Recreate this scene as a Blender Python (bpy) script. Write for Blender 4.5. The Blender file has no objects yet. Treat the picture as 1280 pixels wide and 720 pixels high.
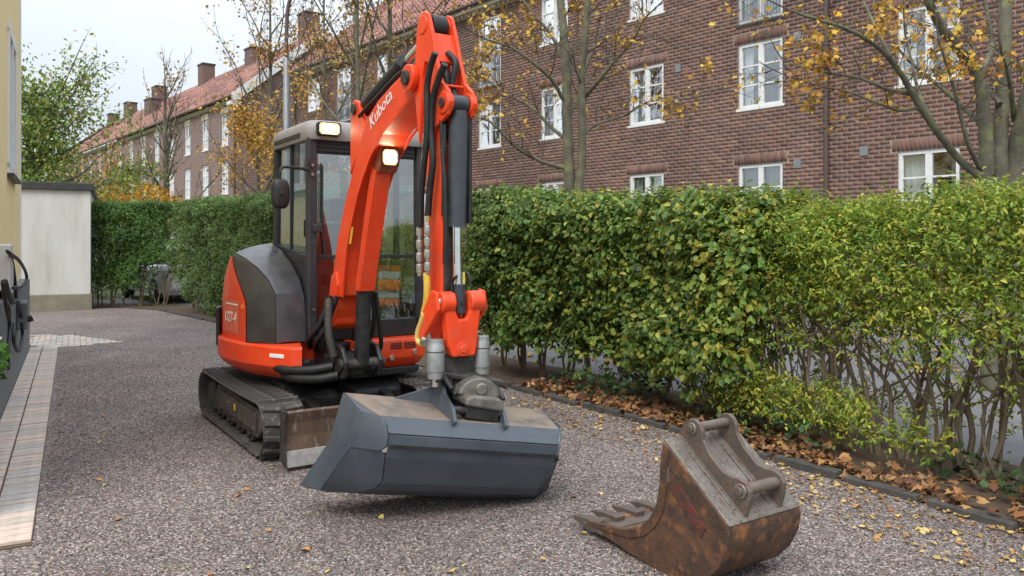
import bpy, math, random
import numpy as np
from mathutils import Vector, Matrix
R = math.radians
rng = np.random.default_rng(7)
random.seed(7)
sc = bpy.context.scene
COL = sc.collection

# ------------------------------------------------------------------ camera
F_PX = 980.0
cam = bpy.data.cameras.new('camera')
cam.sensor_width = 36.0
cam.lens = F_PX / 1280 * 36
cam.shift_y = -55.0 / 1280
cam.clip_start = 0.05
cam.clip_end = 3000
co = bpy.data.objects.new('camera', cam)
COL.objects.link(co)
co.location = (0, 0, 1.5)
co.rotation_euler = (R(90), 0, 0)
sc.camera = co

# ------------------------------------------------------------------ overcast daylight
SUN_EL, SUN_AZ = R(50), R(200)          # azimuth clockwise from +Y: behind the camera, a little to the left
w = bpy.data.worlds.new('World')
sc.world = w
w.use_nodes = True
nt = w.node_tree
nt.nodes.clear()
sky = nt.nodes.new('ShaderNodeTexSky')
sky.sky_type = 'NISHITA'
sky.sun_disc = False
sky.sun_elevation = SUN_EL
sky.sun_rotation = SUN_AZ
cloud = nt.nodes.new('ShaderNodeMix'); cloud.data_type = 'RGBA'
cloud.inputs[0].default_value = 0.93    # an overcast: mostly an even pale cloud sheet over the clear sky
tc = nt.nodes.new('ShaderNodeTexCoord')
nz = nt.nodes.new('ShaderNodeTexNoise'); nz.inputs['Scale'].default_value = 2.2; nz.inputs['Detail'].default_value = 5
nt.links.new(tc.outputs['Generated'], nz.inputs['Vector'])
rp = nt.nodes.new('ShaderNodeValToRGB')
rp.color_ramp.elements[0].position = 0.3; rp.color_ramp.elements[0].color = (7.5, 8.4, 9.5, 1)
rp.color_ramp.elements[1].position = 0.75; rp.color_ramp.elements[1].color = (9.4, 10.0, 10.6, 1)
nt.links.new(nz.outputs['Fac'], rp.inputs['Fac'])
nt.links.new(sky.outputs['Color'], cloud.inputs[6])
spz = nt.nodes.new('ShaderNodeSeparateXYZ'); nt.links.new(tc.outputs['Generated'], spz.inputs[0])
cie = nt.nodes.new('ShaderNodeMath'); cie.operation = 'MULTIPLY_ADD'; cie.use_clamp = False      # CIE overcast sky: (1 + 2 sin h) / 3
cie.inputs[1].default_value = 1.50; cie.inputs[2].default_value = 0.56
mxz = nt.nodes.new('ShaderNodeMath'); mxz.operation = 'MAXIMUM'; mxz.inputs[1].default_value = 0.0
nt.links.new(spz.outputs[2], mxz.inputs[0]); nt.links.new(mxz.outputs[0], cie.inputs[0])
scl = nt.nodes.new('ShaderNodeVectorMath'); scl.operation = 'SCALE'
nt.links.new(rp.outputs['Color'], scl.inputs[0]); nt.links.new(cie.outputs[0], scl.inputs['Scale'])
nt.links.new(scl.outputs[0], cloud.inputs[7])
bg = nt.nodes.new('ShaderNodeBackground'); bg.inputs['Strength'].default_value = 0.082
ow = nt.nodes.new('ShaderNodeOutputWorld')
nt.links.new(cloud.outputs[2], bg.inputs['Color'])
nt.links.new(bg.outputs['Background'], ow.inputs['Surface'])
sun = bpy.data.lights.new('sun', 'SUN')
sun.energy = 1.5
sun.angle = R(25)
sun.color = (1.0, 0.96, 0.9)
so = bpy.data.objects.new('sun', sun)
COL.objects.link(so)
sd = Vector((math.sin(SUN_AZ) * math.cos(SUN_EL), math.cos(SUN_AZ) * math.cos(SUN_EL), math.sin(SUN_EL)))
so.rotation_euler = sd.to_track_quat('Z', 'Y').to_euler()
so.location = (0, 0, 30)
sc.view_settings.view_transform = 'Standard'
sc.view_settings.look = 'None'
sc.view_settings.gamma = 1
sc.view_settings.exposure = 0.60

# ------------------------------------------------------------------ helpers: materials
def mat(name, c1, c2=None, scale=8.0, rough=0.6, metal=0.0, bump=0.0, bscale=60.0, coat=0.0, detail=5, lo=0.35, hi=0.65,
        c3=None, scale3=40.0, lo3=0.55, hi3=0.7, rough2=None, stretch=None, spec=None):
    m = bpy.data.materials.new(name); m.use_nodes = True
    t = m.node_tree; b = t.nodes['Principled BSDF']
    b.inputs['Roughness'].default_value = rough
    b.inputs['Metallic'].default_value = metal
    if coat: b.inputs['Coat Weight'].default_value = coat; b.inputs['Coat Roughness'].default_value = 0.12
    if spec is not None: b.inputs['Specular IOR Level'].default_value = spec
    c1 = tuple(c1) + (1,)
    b.inputs['Base Color'].default_value = c1
    g = t.nodes.new('ShaderNodeNewGeometry') if False else t.nodes.new('ShaderNodeTexCoord')
    vec = g.outputs['Object']
    if stretch:
        mp = t.nodes.new('ShaderNodeMapping'); mp.inputs['Scale'].default_value = stretch
        t.links.new(vec, mp.inputs['Vector']); vec = mp.outputs['Vector']
    def noise(s, d=detail):
        n = t.nodes.new('ShaderNodeTexNoise'); n.inputs['Scale'].default_value = s; n.inputs['Detail'].default_value = d
        n.inputs['Roughness'].default_value = 0.62
        t.links.new(vec, n.inputs['Vector']); return n
    def ramp(n, a, z):
        r = t.nodes.new('ShaderNodeMapRange'); r.inputs[1].default_value = a; r.inputs[2].default_value = z
        t.links.new(n.outputs['Fac'], r.inputs[0]); return r
    if c2 is not None:
        f = ramp(noise(scale), lo, hi)
        mx = t.nodes.new('ShaderNodeMix'); mx.data_type = 'RGBA'
        mx.inputs[6].default_value = c1; mx.inputs[7].default_value = tuple(c2) + (1,)
        t.links.new(f.outputs[0], mx.inputs[0]); out = mx.outputs[2]
        if rough2 is not None:
            rr = t.nodes.new('ShaderNodeMapRange'); rr.inputs[3].default_value = rough; rr.inputs[4].default_value = rough2
            t.links.new(f.outputs[0], rr.inputs[0]); t.links.new(rr.outputs[0], b.inputs['Roughness'])
        if c3 is not None:
            f3 = ramp(noise(scale3, 8), lo3, hi3)
            m3 = t.nodes.new('ShaderNodeMix'); m3.data_type = 'RGBA'; m3.inputs[7].default_value = tuple(c3) + (1,)
            t.links.new(out, m3.inputs[6]); t.links.new(f3.outputs[0], m3.inputs[0]); out = m3.outputs[2]
        t.links.new(out, b.inputs['Base Color'])
    if bump:
        bp = t.nodes.new('ShaderNodeBump'); bp.inputs['Strength'].default_value = bump; bp.inputs['Distance'].default_value = 0.01
        t.links.new(noise(bscale, 6).outputs['Fac'], bp.inputs['Height']); t.links.new(bp.outputs['Normal'], b.inputs['Normal'])
    return m

def tint_mat(name, rough=0.6, trans=0.0, bump=0.0, bscale=80, vary=0.0, vscale=30, spec=0.5):
    """colour comes from the per-piece 'tint' attribute; vary adds grain"""
    m = bpy.data.materials.new(name); m.use_nodes = True
    t = m.node_tree; b = t.nodes['Principled BSDF']
    b.inputs['Roughness'].default_value = rough
    b.inputs['Specular IOR Level'].default_value = spec
    a = t.nodes.new('ShaderNodeAttribute'); a.attribute_name = 'tint'
    col = a.outputs['Color']
    tcn = t.nodes.new('ShaderNodeTexCoord')
    if vary:
        n = t.nodes.new('ShaderNodeTexNoise'); n.inputs['Scale'].default_value = vscale; n.inputs['Detail'].default_value = 6
        t.links.new(tcn.outputs['Object'], n.inputs['Vector'])
        mr = t.nodes.new('ShaderNodeMapRange'); mr.inputs[1].default_value = 0.25; mr.inputs[2].default_value = 0.75
        mr.inputs[3].default_value = 1 - vary; mr.inputs[4].default_value = 1 + vary
        t.links.new(n.outputs['Fac'], mr.inputs[0])
        vm = t.nodes.new('ShaderNodeVectorMath'); vm.operation = 'SCALE'
        t.links.new(col, vm.inputs[0]); t.links.new(mr.outputs[0], vm.inputs['Scale']); col = vm.outputs[0]
    t.links.new(col, b.inputs['Base Color'])
    if bump:
        bp = t.nodes.new('ShaderNodeBump'); bp.inputs['Strength'].default_value = bump; bp.inputs['Distance'].default_value = 0.01
        n2 = t.nodes.new('ShaderNodeTexNoise'); n2.inputs['Scale'].default_value = bscale; n2.inputs['Detail'].default_value = 6
        t.links.new(tcn.outputs['Object'], n2.inputs['Vector'])
        t.links.new(n2.outputs['Fac'], bp.inputs['Height']); t.links.new(bp.outputs['Normal'], b.inputs['Normal'])
    if trans:
        tl = t.nodes.new('ShaderNodeBsdfTranslucent'); mx = t.nodes.new('ShaderNodeMixShader'); mx.inputs[0].default_value = trans
        t.links.new(col, tl.inputs['Color'])
        o = t.nodes['Material Output']
        t.links.new(b.outputs[0], mx.inputs[1]); t.links.new(tl.outputs[0], mx.inputs[2]); t.links.new(mx.outputs[0], o.inputs[0])
    return m

def glass_mat(name, tint, see=0.8, rough=0.02):
    m = bpy.data.materials.new(name); m.use_nodes = True
    t = m.node_tree; t.nodes.remove(t.nodes['Principled BSDF']); o = t.nodes['Material Output']
    tr = t.nodes.new('ShaderNodeBsdfTransparent'); tr.inputs['Color'].default_value = tuple(tint) + (1,)
    gl = t.nodes.new('ShaderNodeBsdfGlossy'); gl.inputs['Roughness'].default_value = rough; gl.inputs['Color'].default_value = (0.95, 0.97, 1, 1)
    lw = t.nodes.new('ShaderNodeFresnel'); lw.inputs['IOR'].default_value = 1.5
    ad = t.nodes.new('ShaderNodeMath'); ad.operation = 'MULTIPLY_ADD'; ad.inputs[1].default_value = 1.0; ad.inputs[2].default_value = 1 - see - 0.04
    ad.use_clamp = True
    mx = t.nodes.new('ShaderNodeMixShader')
    t.links.new(lw.outputs[0], ad.inputs[0]); t.links.new(ad.outputs[0], mx.inputs[0])
    t.links.new(tr.outputs[0], mx.inputs[1]); t.links.new(gl.outputs[0], mx.inputs[2]); t.links.new(mx.outputs[0], o.inputs[0])
    return m

def emit_mat(name, col, strength):
    m = bpy.data.materials.new(name); m.use_nodes = True
    b = m.node_tree.nodes['Principled BSDF']
    b.inputs['Base Color'].default_value = tuple(col) + (1,)
    b.inputs['Emission Color'].default_value = tuple(col) + (1,)
    b.inputs['Emission Strength'].default_value = strength
    return m

ORANGE = mat('orange_paint', (0.88, 0.070, 0.014), (0.78, 0.056, 0.012), 5, 0.40, 0, 0.04, 180, coat=0.15, rough2=0.52, c3=(0.62, 0.115, 0.05), scale3=7, lo3=0.52, hi3=0.80, spec=.35)
BLACK = mat('black_paint', (0.009, 0.009, 0.010), (0.024, 0.022, 0.021), 14, 0.42, 0, 0.08, 90, rough2=0.7)
CABGREY = mat('cab_dark_grey', (0.022, 0.021, 0.025), (0.035, 0.033, 0.036), 9, 0.45, 0, 0.03, 120, rough2=0.6)
ROOFGREY = mat('cab_roof_grey', (0.27, 0.255, 0.245), (0.34, 0.32, 0.305), 9, 0.5, 0, 0.06, 150, rough2=0.65)
HOODGREY = mat('hood_grey', (0.045, 0.045, 0.049), (0.068, 0.067, 0.07), 7, 0.30, 0, 0.06, 220, coat=.25, rough2=0.5, c3=(0.11, 0.105, 0.105), scale3=18, lo3=0.6, hi3=0.8)
HOODSIDE = mat('hood_olive_grey', (0.034, 0.031, 0.027), (0.048, 0.044, 0.038), 7, 0.45, 0, 0.06, 220, rough2=0.6)
RUBBER = mat('rubber', (0.03, 0.028, 0.027), (0.085, 0.074, 0.064), 9, 0.85, 0, 0.25, 70, c3=(0.19, 0.16, 0.13), scale3=30)
HOSE = mat('hose_rubber', (0.007, 0.007, 0.008), (0.018, 0.017, 0.016), 20, 0.55)
STEELDK = mat('dark_steel', (0.03, 0.029, 0.028), (0.08, 0.072, 0.062), 12, 0.55, 0.4, 0.15, 90, c3=(0.2, 0.15, 0.11), scale3=40, lo3=0.58, hi3=0.72)
BUCKETGREY = mat('bucket_grey_paint', (0.058, 0.070, 0.086), (0.080, 0.093, 0.11), 5, 0.30, 0.12, 0.08, 160, rough2=0.55, c3=(0.13, 0.14, 0.15), scale3=70, lo3=0.60, hi3=0.78)
BUCKETTOP = mat('bucket_bare_top', (0.085, 0.10, 0.12), (0.34, 0.265, 0.21), 3.2, 0.3, 0.35, 0.08, 160, rough2=0.42, lo=0.3, hi=0.5)
CHROME = mat('chrome_rod', (0.82, 0.82, 0.84), (0.7, 0.7, 0.72), 20, 0.12, 1.0)
CYLGREY = mat('cylinder_grey', (0.035, 0.04, 0.048), (0.052, 0.058, 0.066), 12, 0.35, 0.1, 0.05, 120)
ALU = mat('tilt_cylinder_grey', (0.36, 0.37, 0.36), (0.27, 0.275, 0.265), 16, 0.42, 0.55, 0.1, 120, c3=(0.16, 0.15, 0.13), scale3=35, lo3=0.6, hi3=0.75)
CASTGREY = mat('cast_grey', (0.22, 0.21, 0.18), (0.13, 0.12, 0.10), 15, 0.55, 0.4, 0.3, 80, c3=(0.24, 0.15, 0.09), scale3=25, lo3=0.58, hi3=0.72)
FITTING = mat('zinc_fitting', (0.6, 0.58, 0.52), (0.4, 0.38, 0.33), 40, 0.3, 0.9)
YELLOW = mat('yellow_hose', (0.72, 0.45, 0.04), (0.6, 0.36, 0.05), 30, 0.5)
YELLOWPALE = mat('yellow_pipe', (0.72, 0.55, 0.16), (0.62, 0.45, 0.12), 30, 0.45)
MUDBLADE = mat('worn_blade', (0.17, 0.11, 0.072), (0.10, 0.066, 0.046), 10, 0.6, 0.3, 0.4, 50, c3=(0.34, 0.27, 0.22), scale3=20, stretch=(1, 1, 0.25))
BLADEEDGE = mat('bare_steel_and_lip_highlight', (0.42, 0.40, 0.39), (0.3, 0.28, 0.26), 20, 0.5, 0.4, 0.2, 60)
FRAMEBRN = mat('track_frame_mud', (0.075, 0.058, 0.045), (0.05, 0.04, 0.034), 8, 0.6, 0, 0.15, 60, c3=(0.19, 0.15, 0.12), scale3=22)
RUST = mat('rusty_steel', (0.125, 0.062, 0.035), (0.06, 0.038, 0.028), 8, 0.6, 0.1, 0.7, 55, c3=(0.36, 0.145, 0.045), scale3=14, lo3=0.53, hi3=0.74, lo=0.4, hi=0.6)
WORN = mat('worn_steel_plate', (0.25, 0.232, 0.20), (0.16, 0.135, 0.112), 5, 0.36, 0.35, 0.3, 90, c3=(0.12, 0.075, 0.052), scale3=55, lo3=0.5, hi3=0.66)
WORNDK = mat('worn_dark_steel', (0.12, 0.095, 0.08), (0.18, 0.14, 0.115), 12, 0.48, 0.35, 0.3, 70, c3=(0.16, 0.075, 0.045), scale3=24, lo3=0.56, hi3=0.7)
REDRUST = mat('red_paint_remains', (0.15, 0.032, 0.022), (0.065, 0.034, 0.024), 30, 0.7, 0, 0.6, 70, lo=0.42, hi=0.55)
WHITEP = mat('white_paint', (0.78, 0.78, 0.76), (0.70, 0.70, 0.68), 6, 0.5)
DECAL = mat('white_decal', (0.82, 0.80, 0.78), None, rough=0.4)
PALEORANGE = mat('faded_decal', (0.72, 0.16, 0.08), (0.66, 0.12, 0.06), 9, 0.5)
PLASTER = mat('white_render', (0.66, 0.655, 0.62), (0.56, 0.545, 0.49), 2.6, 0.85, 0, 0.25, 60, c3=(0.42, 0.41, 0.34), scale3=3.2, lo3=0.5, hi3=0.8, stretch=(1, 1, 0.22))
CONCRETE = mat('mossy_concrete', (0.20, 0.18, 0.135), (0.28, 0.25, 0.19), 3.5, 0.9, 0, 0.3, 60)
YELLOWWALL = mat('yellow_render', (0.86, 0.70, 0.38), (0.82, 0.66, 0.345), 3, 0.85, 0, 0.2, 120)
PLINTH = mat('grey_plinth', (0.13, 0.14, 0.155), (0.165, 0.172, 0.185), 5, 0.6, 0, 0.1, 90)
COPING = mat('dark_coping', (0.035, 0.037, 0.04), (0.055, 0.055, 0.055), 8, 0.5)
BARK = mat('bark_green_grey', (0.155, 0.145, 0.10), (0.10, 0.085, 0.065), 7, 0.9, 0, 1.0, 45, c3=(0.20, 0.22, 0.095), scale3=6, lo3=0.5, hi3=0.7)
TWIG = mat('twig_bark', (0.085, 0.068, 0.05), (0.06, 0.048, 0.036), 5, 0.85)
STEM = mat('hedge_stem_bark', (0.24, 0.18, 0.125), (0.15, 0.12, 0.08), 12, 0.9, 0, 0.5, 50, c3=(0.13, 0.14, 0.06), scale3=8)
MORTAR = mat('mortar', (0.36, 0.305, 0.26), (0.30, 0.25, 0.215), 3, 0.95)
CREAMTRIM = mat('cream_cornice', (0.55, 0.49, 0.36), (0.48, 0.42, 0.31), 4, 0.8)
LAMPGREY = mat('galvanised_post', (0.30, 0.31, 0.32), (0.24, 0.25, 0.26), 9, 0.45, 0.5)
DRAINPIPE = mat('brown_drainpipe', (0.10, 0.065, 0.055), None, rough=0.5)
CURTAIN = mat('net_curtain', (0.72, 0.74, 0.72), (0.55, 0.58, 0.57), 5, 0.9, stretch=(9, 1, 0.6))
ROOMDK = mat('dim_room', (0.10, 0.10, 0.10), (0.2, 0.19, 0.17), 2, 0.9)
PANE = glass_mat('window_glass', (0.86, 0.92, 0.92), 0.72)
CABGLASS = glass_mat('cab_glass', (0.70, 0.80, 0.77), 0.72)
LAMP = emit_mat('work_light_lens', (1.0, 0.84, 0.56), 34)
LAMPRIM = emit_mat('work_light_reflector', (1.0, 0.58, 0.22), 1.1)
LEAF = tint_mat('leaf', 0.5, 0.36, spec=0.3)
LEAFDRY = tint_mat('dry_leaf', 0.7, 0.12, spec=0.2)
BRICKM = tint_mat('brick', 0.85, 0, 0.4, 60, 0.18, 25, 0.2)
TILEM = tint_mat('roof_tile', 0.8, 0, 0.2, 30, 0.2, 6, 0.2)
PAVERM = tint_mat('paver', 0.85, 0, 0.35, 110, 0.16, 28, 0.25)
STONEM = tint_mat('gravel_stone', 0.8, 0, 0.0, 50, 0.2, 150, 0.3)

# ------------------------------------------------------------------ helpers: meshes
class MB:
    def __init__(s): s.v = []; s.f = []
    def add(s, vs, fs, M=None):
        n = len(s.v)
        if M is not None: vs = [tuple(M @ Vector(p)) for p in vs]
        s.v += [tuple(p) for p in vs]; s.f += [tuple(i + n for i in f) for f in fs]; return s
    def box(s, c, d, M=None, rz=0, ry=0, rx=0):
        x, y, z = d[0] / 2, d[1] / 2, d[2] / 2
        vs = [(-x, -y, -z), (x, -y, -z), (x, y, -z), (-x, y, -z), (-x, -y, z), (x, -y, z), (x, y, z), (-x, y, z)]
        T = Matrix.Translation(c)
        if rz or ry or rx: T = T @ Matrix.Rotation(rz, 4, 'Z') @ Matrix.Rotation(ry, 4, 'Y') @ Matrix.Rotation(rx, 4, 'X')
        if M is not None: T = M @ T
        return s.add(vs, [(3, 2, 1, 0), (4, 5, 6, 7), (0, 1, 5, 4), (1, 2, 6, 5), (2, 3, 7, 6), (3, 0, 4, 7)], T)
    def span(s, a, b): # box from two corners
        c = [(a[i] + b[i]) / 2 for i in range(3)]; d = [abs(a[i] - b[i]) for i in range(3)]; return s.box(c, d)
    def prism(s, poly, h0, h1, axis='y', M=None):
        """poly in the plane normal to axis, extruded h0..h1. axis y: (x,z); z: (x,y); x: (y,z)"""
        n = len(poly)
        def P(p, h): return {'y': (p[0], h, p[1]), 'z': (p[0], p[1], h), 'x': (h, p[0], p[1])}[axis]
        vs = [P(p, h0) for p in poly] + [P(p, h1) for p in poly]
        fs = [tuple(range(n)), tuple(range(2 * n - 1, n - 1, -1))] + [(i, i + n, (i + 1) % n + n, (i + 1) % n) for i in range(n)]
        return s.add(vs, fs, M)
    def rings(s, rs, cap=True, closed=True):
        n = len(rs[0]); base = len(s.v); vs = [p for r in rs for p in r]; fs = []
        for k in range(len(rs) - 1):
            for i in range(n if closed else n - 1):
                j = (i + 1) % n
                fs.append((k * n + i, k * n + j, (k + 1) * n + j, (k + 1) * n + i))
        if cap and closed: fs += [tuple(range(n - 1, -1, -1)), tuple(range((len(rs) - 1) * n, len(rs) * n))]
        return s.add(vs, fs)
    def tube(s, pts, rad, n=10, cap=True):
        P = np.array(pts, float); k = len(P)
        if np.isscalar(rad): rad = [rad] * k
        T = np.gradient(P, axis=0); T /= np.linalg.norm(T, axis=1)[:, None] + 1e-12
        up = np.array([0, 0, 1.0]) if abs(T[0][2]) < 0.9 else np.array([1.0, 0, 0])
        N = np.cross(T[0], up); N /= np.linalg.norm(N)
        ang = np.linspace(0, 2 * np.pi, n, endpoint=False); ca, sa = np.cos(ang)[:, None], np.sin(ang)[:, None]
        rs = []
        for i in range(k):
            N = N - T[i] * N.dot(T[i]); N /= np.linalg.norm(N) + 1e-12; B = np.cross(T[i], N)
            rs.append([tuple(q) for q in P[i] + rad[i] * (ca * N + sa * B)])
        return s.rings(rs, cap)
    def cyl(s, a, b, r, n=20): return s.tube([a, b], r, n)
    def build(s, name, m, parent=None, bevel=0.0, smooth=None, seg=2):
        me = bpy.data.meshes.new(name); me.from_pydata(s.v, [], s.f); me.update()
        if smooth is not None:
            me.shade_smooth(); me.set_sharp_from_angle(angle=R(smooth))
        o = bpy.data.objects.new(name, me); COL.objects.link(o)
        me.materials.append(m)
        import bmesh
        bm = bmesh.new(); bm.from_mesh(me); bmesh.ops.recalc_face_normals(bm, faces=bm.faces); bm.to_mesh(me); bm.free()
        if bevel:
            bv = o.modifiers.new('bevel', 'BEVEL'); bv.width = bevel; bv.segments = seg; bv.limit_method = 'ANGLE'; bv.angle_limit = R(35)
            bv.harden_normals = False
        if parent: o.parent = parent
        return o

def spline(pts, n=8):
    P = [np.array(p, float) for p in pts]; P = [2 * P[0] - P[1]] + P + [2 * P[-1] - P[-2]]; out = []
    for i in range(1, len(P) - 2):
        for t in np.linspace(0, 1, n, endpoint=False):
            a, b, c, d = P[i - 1], P[i], P[i + 1], P[i + 2]
            out.append(0.5 * (2 * b + (c - a) * t + (2 * a - 5 * b + 4 * c - d) * t * t + (3 * b - a - 3 * c + d) * t ** 3))
    out.append(P[-2]); return out

def tag(o, label=None, cat=None, group=None, kind=None):
    if label: o['label'] = label
    if cat: o['category'] = cat
    if group: o['group'] = group
    if kind: o['kind'] = kind
    return o
def empty(name, loc, rz=0, label=None, cat=None, group=None):
    o = bpy.data.objects.new(name, None); COL.objects.link(o); o.location = loc; o.rotation_euler = (0, 0, rz)
    o.empty_display_size = 0.2
    return tag(o, label, cat, group)
def inst(me, name, loc, rot=(0, 0, 0), parent=None, scale=None):
    o = bpy.data.objects.new(name, me); COL.objects.link(o); o.location = loc; o.rotation_euler = rot
    if scale: o.scale = scale
    if parent: o.parent = parent
    return o

def fast_mesh(name, V, faces, m, tint=None, smooth=False):
    """V (N,k,3) copies of a template with faces (list of index tuples); tint (N,3) per copy"""
    N, k, _ = V.shape
    me = bpy.data.meshes.new(name)
    tot = np.array([len(f) for f in faces], np.int32); idx = np.concatenate([np.array(f) for f in faces]).astype(np.int32)
    me.vertices.add(N * k); me.vertices.foreach_set('co', V.reshape(-1).astype(np.float32))
    L = (idx[None, :] + (np.arange(N) * k)[:, None]).reshape(-1).astype(np.int32)
    me.loops.add(len(L)); me.loops.foreach_set('vertex_index', L)
    lt = np.tile(tot, N); ls = np.concatenate([[0], np.cumsum(lt)[:-1]]).astype(np.int32)
    me.polygons.add(len(lt)); me.polygons.foreach_set('loop_start', ls)
    me.update(calc_edges=True)
    if tint is not None:
        at = me.attributes.new('tint', 'FLOAT_COLOR', 'FACE')
        c = np.ones((N, len(faces), 4), np.float32); c[:, :, :3] = np.asarray(tint)[:, None, :]
        at.data.foreach_set('color', c.reshape(-1))
    me.materials.append(m)
    if smooth: me.shade_smooth()
    me.validate()
    return me
def link(name, me, parent=None, kind=None):
    o = bpy.data.objects.new(name, me); COL.objects.link(o)
    if parent: o.parent = parent
    if kind: o['kind'] = kind
    return o

def nrm(a): return a / (np.linalg.norm(a, axis=-1, keepdims=True) + 1e-9)
LEAF2 = (np.array([(0, 0, 0), (.42, .5, .12), (1, 0, -.05), (.42, -.5, .12)]), [(0, 1, 2), (0, 2, 3)])
LEAF4 = (np.array([(0, 0, 0), (.25, .42, .10), (.62, .44, .10), (1, 0, -.08), (.62, -.44, .10), (.25, -.42, .10)]), [(0, 1, 2, 3), (0, 3, 4, 5)])
MAPLE = (np.array([(0, 0, 0), (.05, .42, .06), (.28, .30, .02), (.50, .55, .10), (.58, .2, .02), (1, 0, -.10), (.58, -.2, .02), (.50, -.55, .10), (.28, -.30, .02), (.05, -.42, .06)]),
         [(0, 1, 2), (0, 2, 3, 4), (0, 4, 5, 6), (0, 6, 7, 8), (0, 8, 9)])
def leaves(P, D, Nn, size, width, tpl, jitter=0.0):
    D = nrm(D); B = nrm(np.cross(Nn, D)); Nn = np.cross(D, B)
    tv, fs = tpl; n = len(P)
    tv = np.broadcast_to(tv, (n,) + tv.shape).copy()
    if jitter: tv = tv + rng.normal(0, jitter, tv.shape) * np.array([.5, .5, 1.0])
    s = size[:, None, None]
    V = P[:, None, :] + s * (tv[..., 0:1] * D[:, None, :] + tv[..., 1:2] * width * B[:, None, :] + tv[..., 2:3] * Nn[:, None, :])
    return V, fs
def vnoise(P, scale, seed=0):
    Q = P * scale; I = np.floor(Q).astype(np.int64); Fr = Q - I; Fr = Fr * Fr * (3 - 2 * Fr); out = 0
    for dx in (0, 1):
        for dy in (0, 1):
            for dz in (0, 1):
                h = (I[:, 0] + dx) * 374761393 + (I[:, 1] + dy) * 668265263 + (I[:, 2] + dz) * 2147483647 + seed * 974711
                h = (h ^ (h >> 13)) * 1274126177; h = h & 0xffffff
                wgt = (Fr[:, 0] if dx else 1 - Fr[:, 0]) * (Fr[:, 1] if dy else 1 - Fr[:, 1]) * (Fr[:, 2] if dz else 1 - Fr[:, 2])
                out = out + wgt * (h / 0xffffff)
    return out
def pal(cols, n, wts=None, var=0.2):
    cols = np.array(cols); k = rng.choice(len(cols), n, p=None if wts is None else np.array(wts) / sum(wts))
    return np.clip(cols[k] * rng.normal(1, var, (n, 1)).clip(.45, 1.7), 0, .9)

# ================================================================== SETTING: ground
DB = np.array([-.651, .759])                                   # along the street
K_LINE = [(4.2, 1.6), (2.66, 4.08), (.967, 6.77), (0, 8.17), (-2.15, 10.9), (-5.4, 14.7), (-7.95, 17.7), (-9.0, 18.35), (-11.5, 18.7)]
def sheet(name, pts, z, m, kind='structure'):
    mb = MB(); mb.add([(p[0], p[1], z) for p in pts], [tuple(range(len(pts)))]); o = mb.build(name, m); tag(o, kind=kind); return o
GRASSM = mat('verge_grass', (0.05, 0.075, 0.02), (0.09, 0.10, 0.035), 1.5, 0.95, 0, 0.6, 30, c3=(0.2, 0.14, 0.05), scale3=6)
ASPHALT = mat('asphalt', (0.135, 0.132, 0.138), (0.17, 0.165, 0.168), 2.0, 0.85, 0, 0.35, 160, c3=(0.24, 0.225, 0.22), scale3=220, lo3=0.56, hi3=0.7)
SOIL = mat('soil', (0.075, 0.05, 0.032), (0.12, 0.08, 0.05), 9, 0.95, 0, 0.8, 40)
def gravel_material():
    m = bpy.data.materials.new('gravel'); m.use_nodes = True; t = m.node_tree; b = t.nodes['Principled BSDF']
    b.inputs['Roughness'].default_value = 0.85; b.inputs['Specular IOR Level'].default_value = 0.25
    tcn = t.nodes.new('ShaderNodeTexCoord')
    v = t.nodes.new('ShaderNodeTexVoronoi'); v.inputs['Scale'].default_value = 95
    t.links.new(tcn.outputs['Object'], v.inputs['Vector'])
    sp = t.nodes.new('ShaderNodeSeparateColor'); t.links.new(v.outputs['Color'], sp.inputs[0])
    r = t.nodes.new('ShaderNodeValToRGB'); e = r.color_ramp.elements
    e[0].position = 0; e[0].color = (0.058, 0.048, 0.044, 1); e[1].position = 1; e[1].color = (0.54, 0.485, 0.435, 1)
    for p, c in ((.25, (.135, .103, .092)), (.45, (.255, .185, .157)), (.62, (.165, .160, .163)), (.82, (.345, .272, .235))):
        x = e.new(p); x.color = c + (1,)
    t.links.new(sp.outputs[0], r.inputs[0])
    n = t.nodes.new('ShaderNodeTexNoise'); n.inputs['Scale'].default_value = 0.8; n.inputs['Detail'].default_value = 8; n.inputs['Roughness'].default_value = 0.7
    t.links.new(tcn.outputs['Object'], n.inputs['Vector'])
    mr = t.nodes.new('ShaderNodeMapRange'); mr.inputs[1].default_value = .3; mr.inputs[2].default_value = .7; mr.inputs[3].default_value = .72; mr.inputs[4].default_value = 1.2
    t.links.new(n.outputs['Fac'], mr.inputs[0])
    vm = t.nodes.new('ShaderNodeVectorMath'); vm.operation = 'SCALE'
    t.links.new(r.outputs[0], vm.inputs[0]); t.links.new(mr.outputs[0], vm.inputs['Scale'])
    t.links.new(vm.outputs[0], b.inputs['Base Color'])
    bp = t.nodes.new('ShaderNodeBump'); bp.inputs['Strength'].default_value = 0.9; bp.inputs['Distance'].default_value = 0.008; bp.invert = True
    t.links.new(v.outputs['Distance'], bp.inputs['Height']); t.links.new(bp.outputs['Normal'], b.inputs['Normal'])
    return m
GRAVEL = gravel_material()
sheet('ground', [(-900, -300), (900, -300), (900, 1500), (-900, 1500)], -0.02, GRASSM)
def off(p, q, d):
    t = np.array(q, float) - np.array(p, float); t /= np.linalg.norm(t); n = np.array([-t[1], t[0]]); return n * d
KL = [np.array(p) for p in K_LINE]
def off_line(d):
    out = []
    for i in range(len(KL)):
        a = KL[max(i - 1, 0)]; b = KL[min(i + 1, len(KL) - 1)]; t = (b - a) / np.linalg.norm(b - a); out.append(KL[i] + d * np.array([t[1], -t[0]]))
    return out
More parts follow.
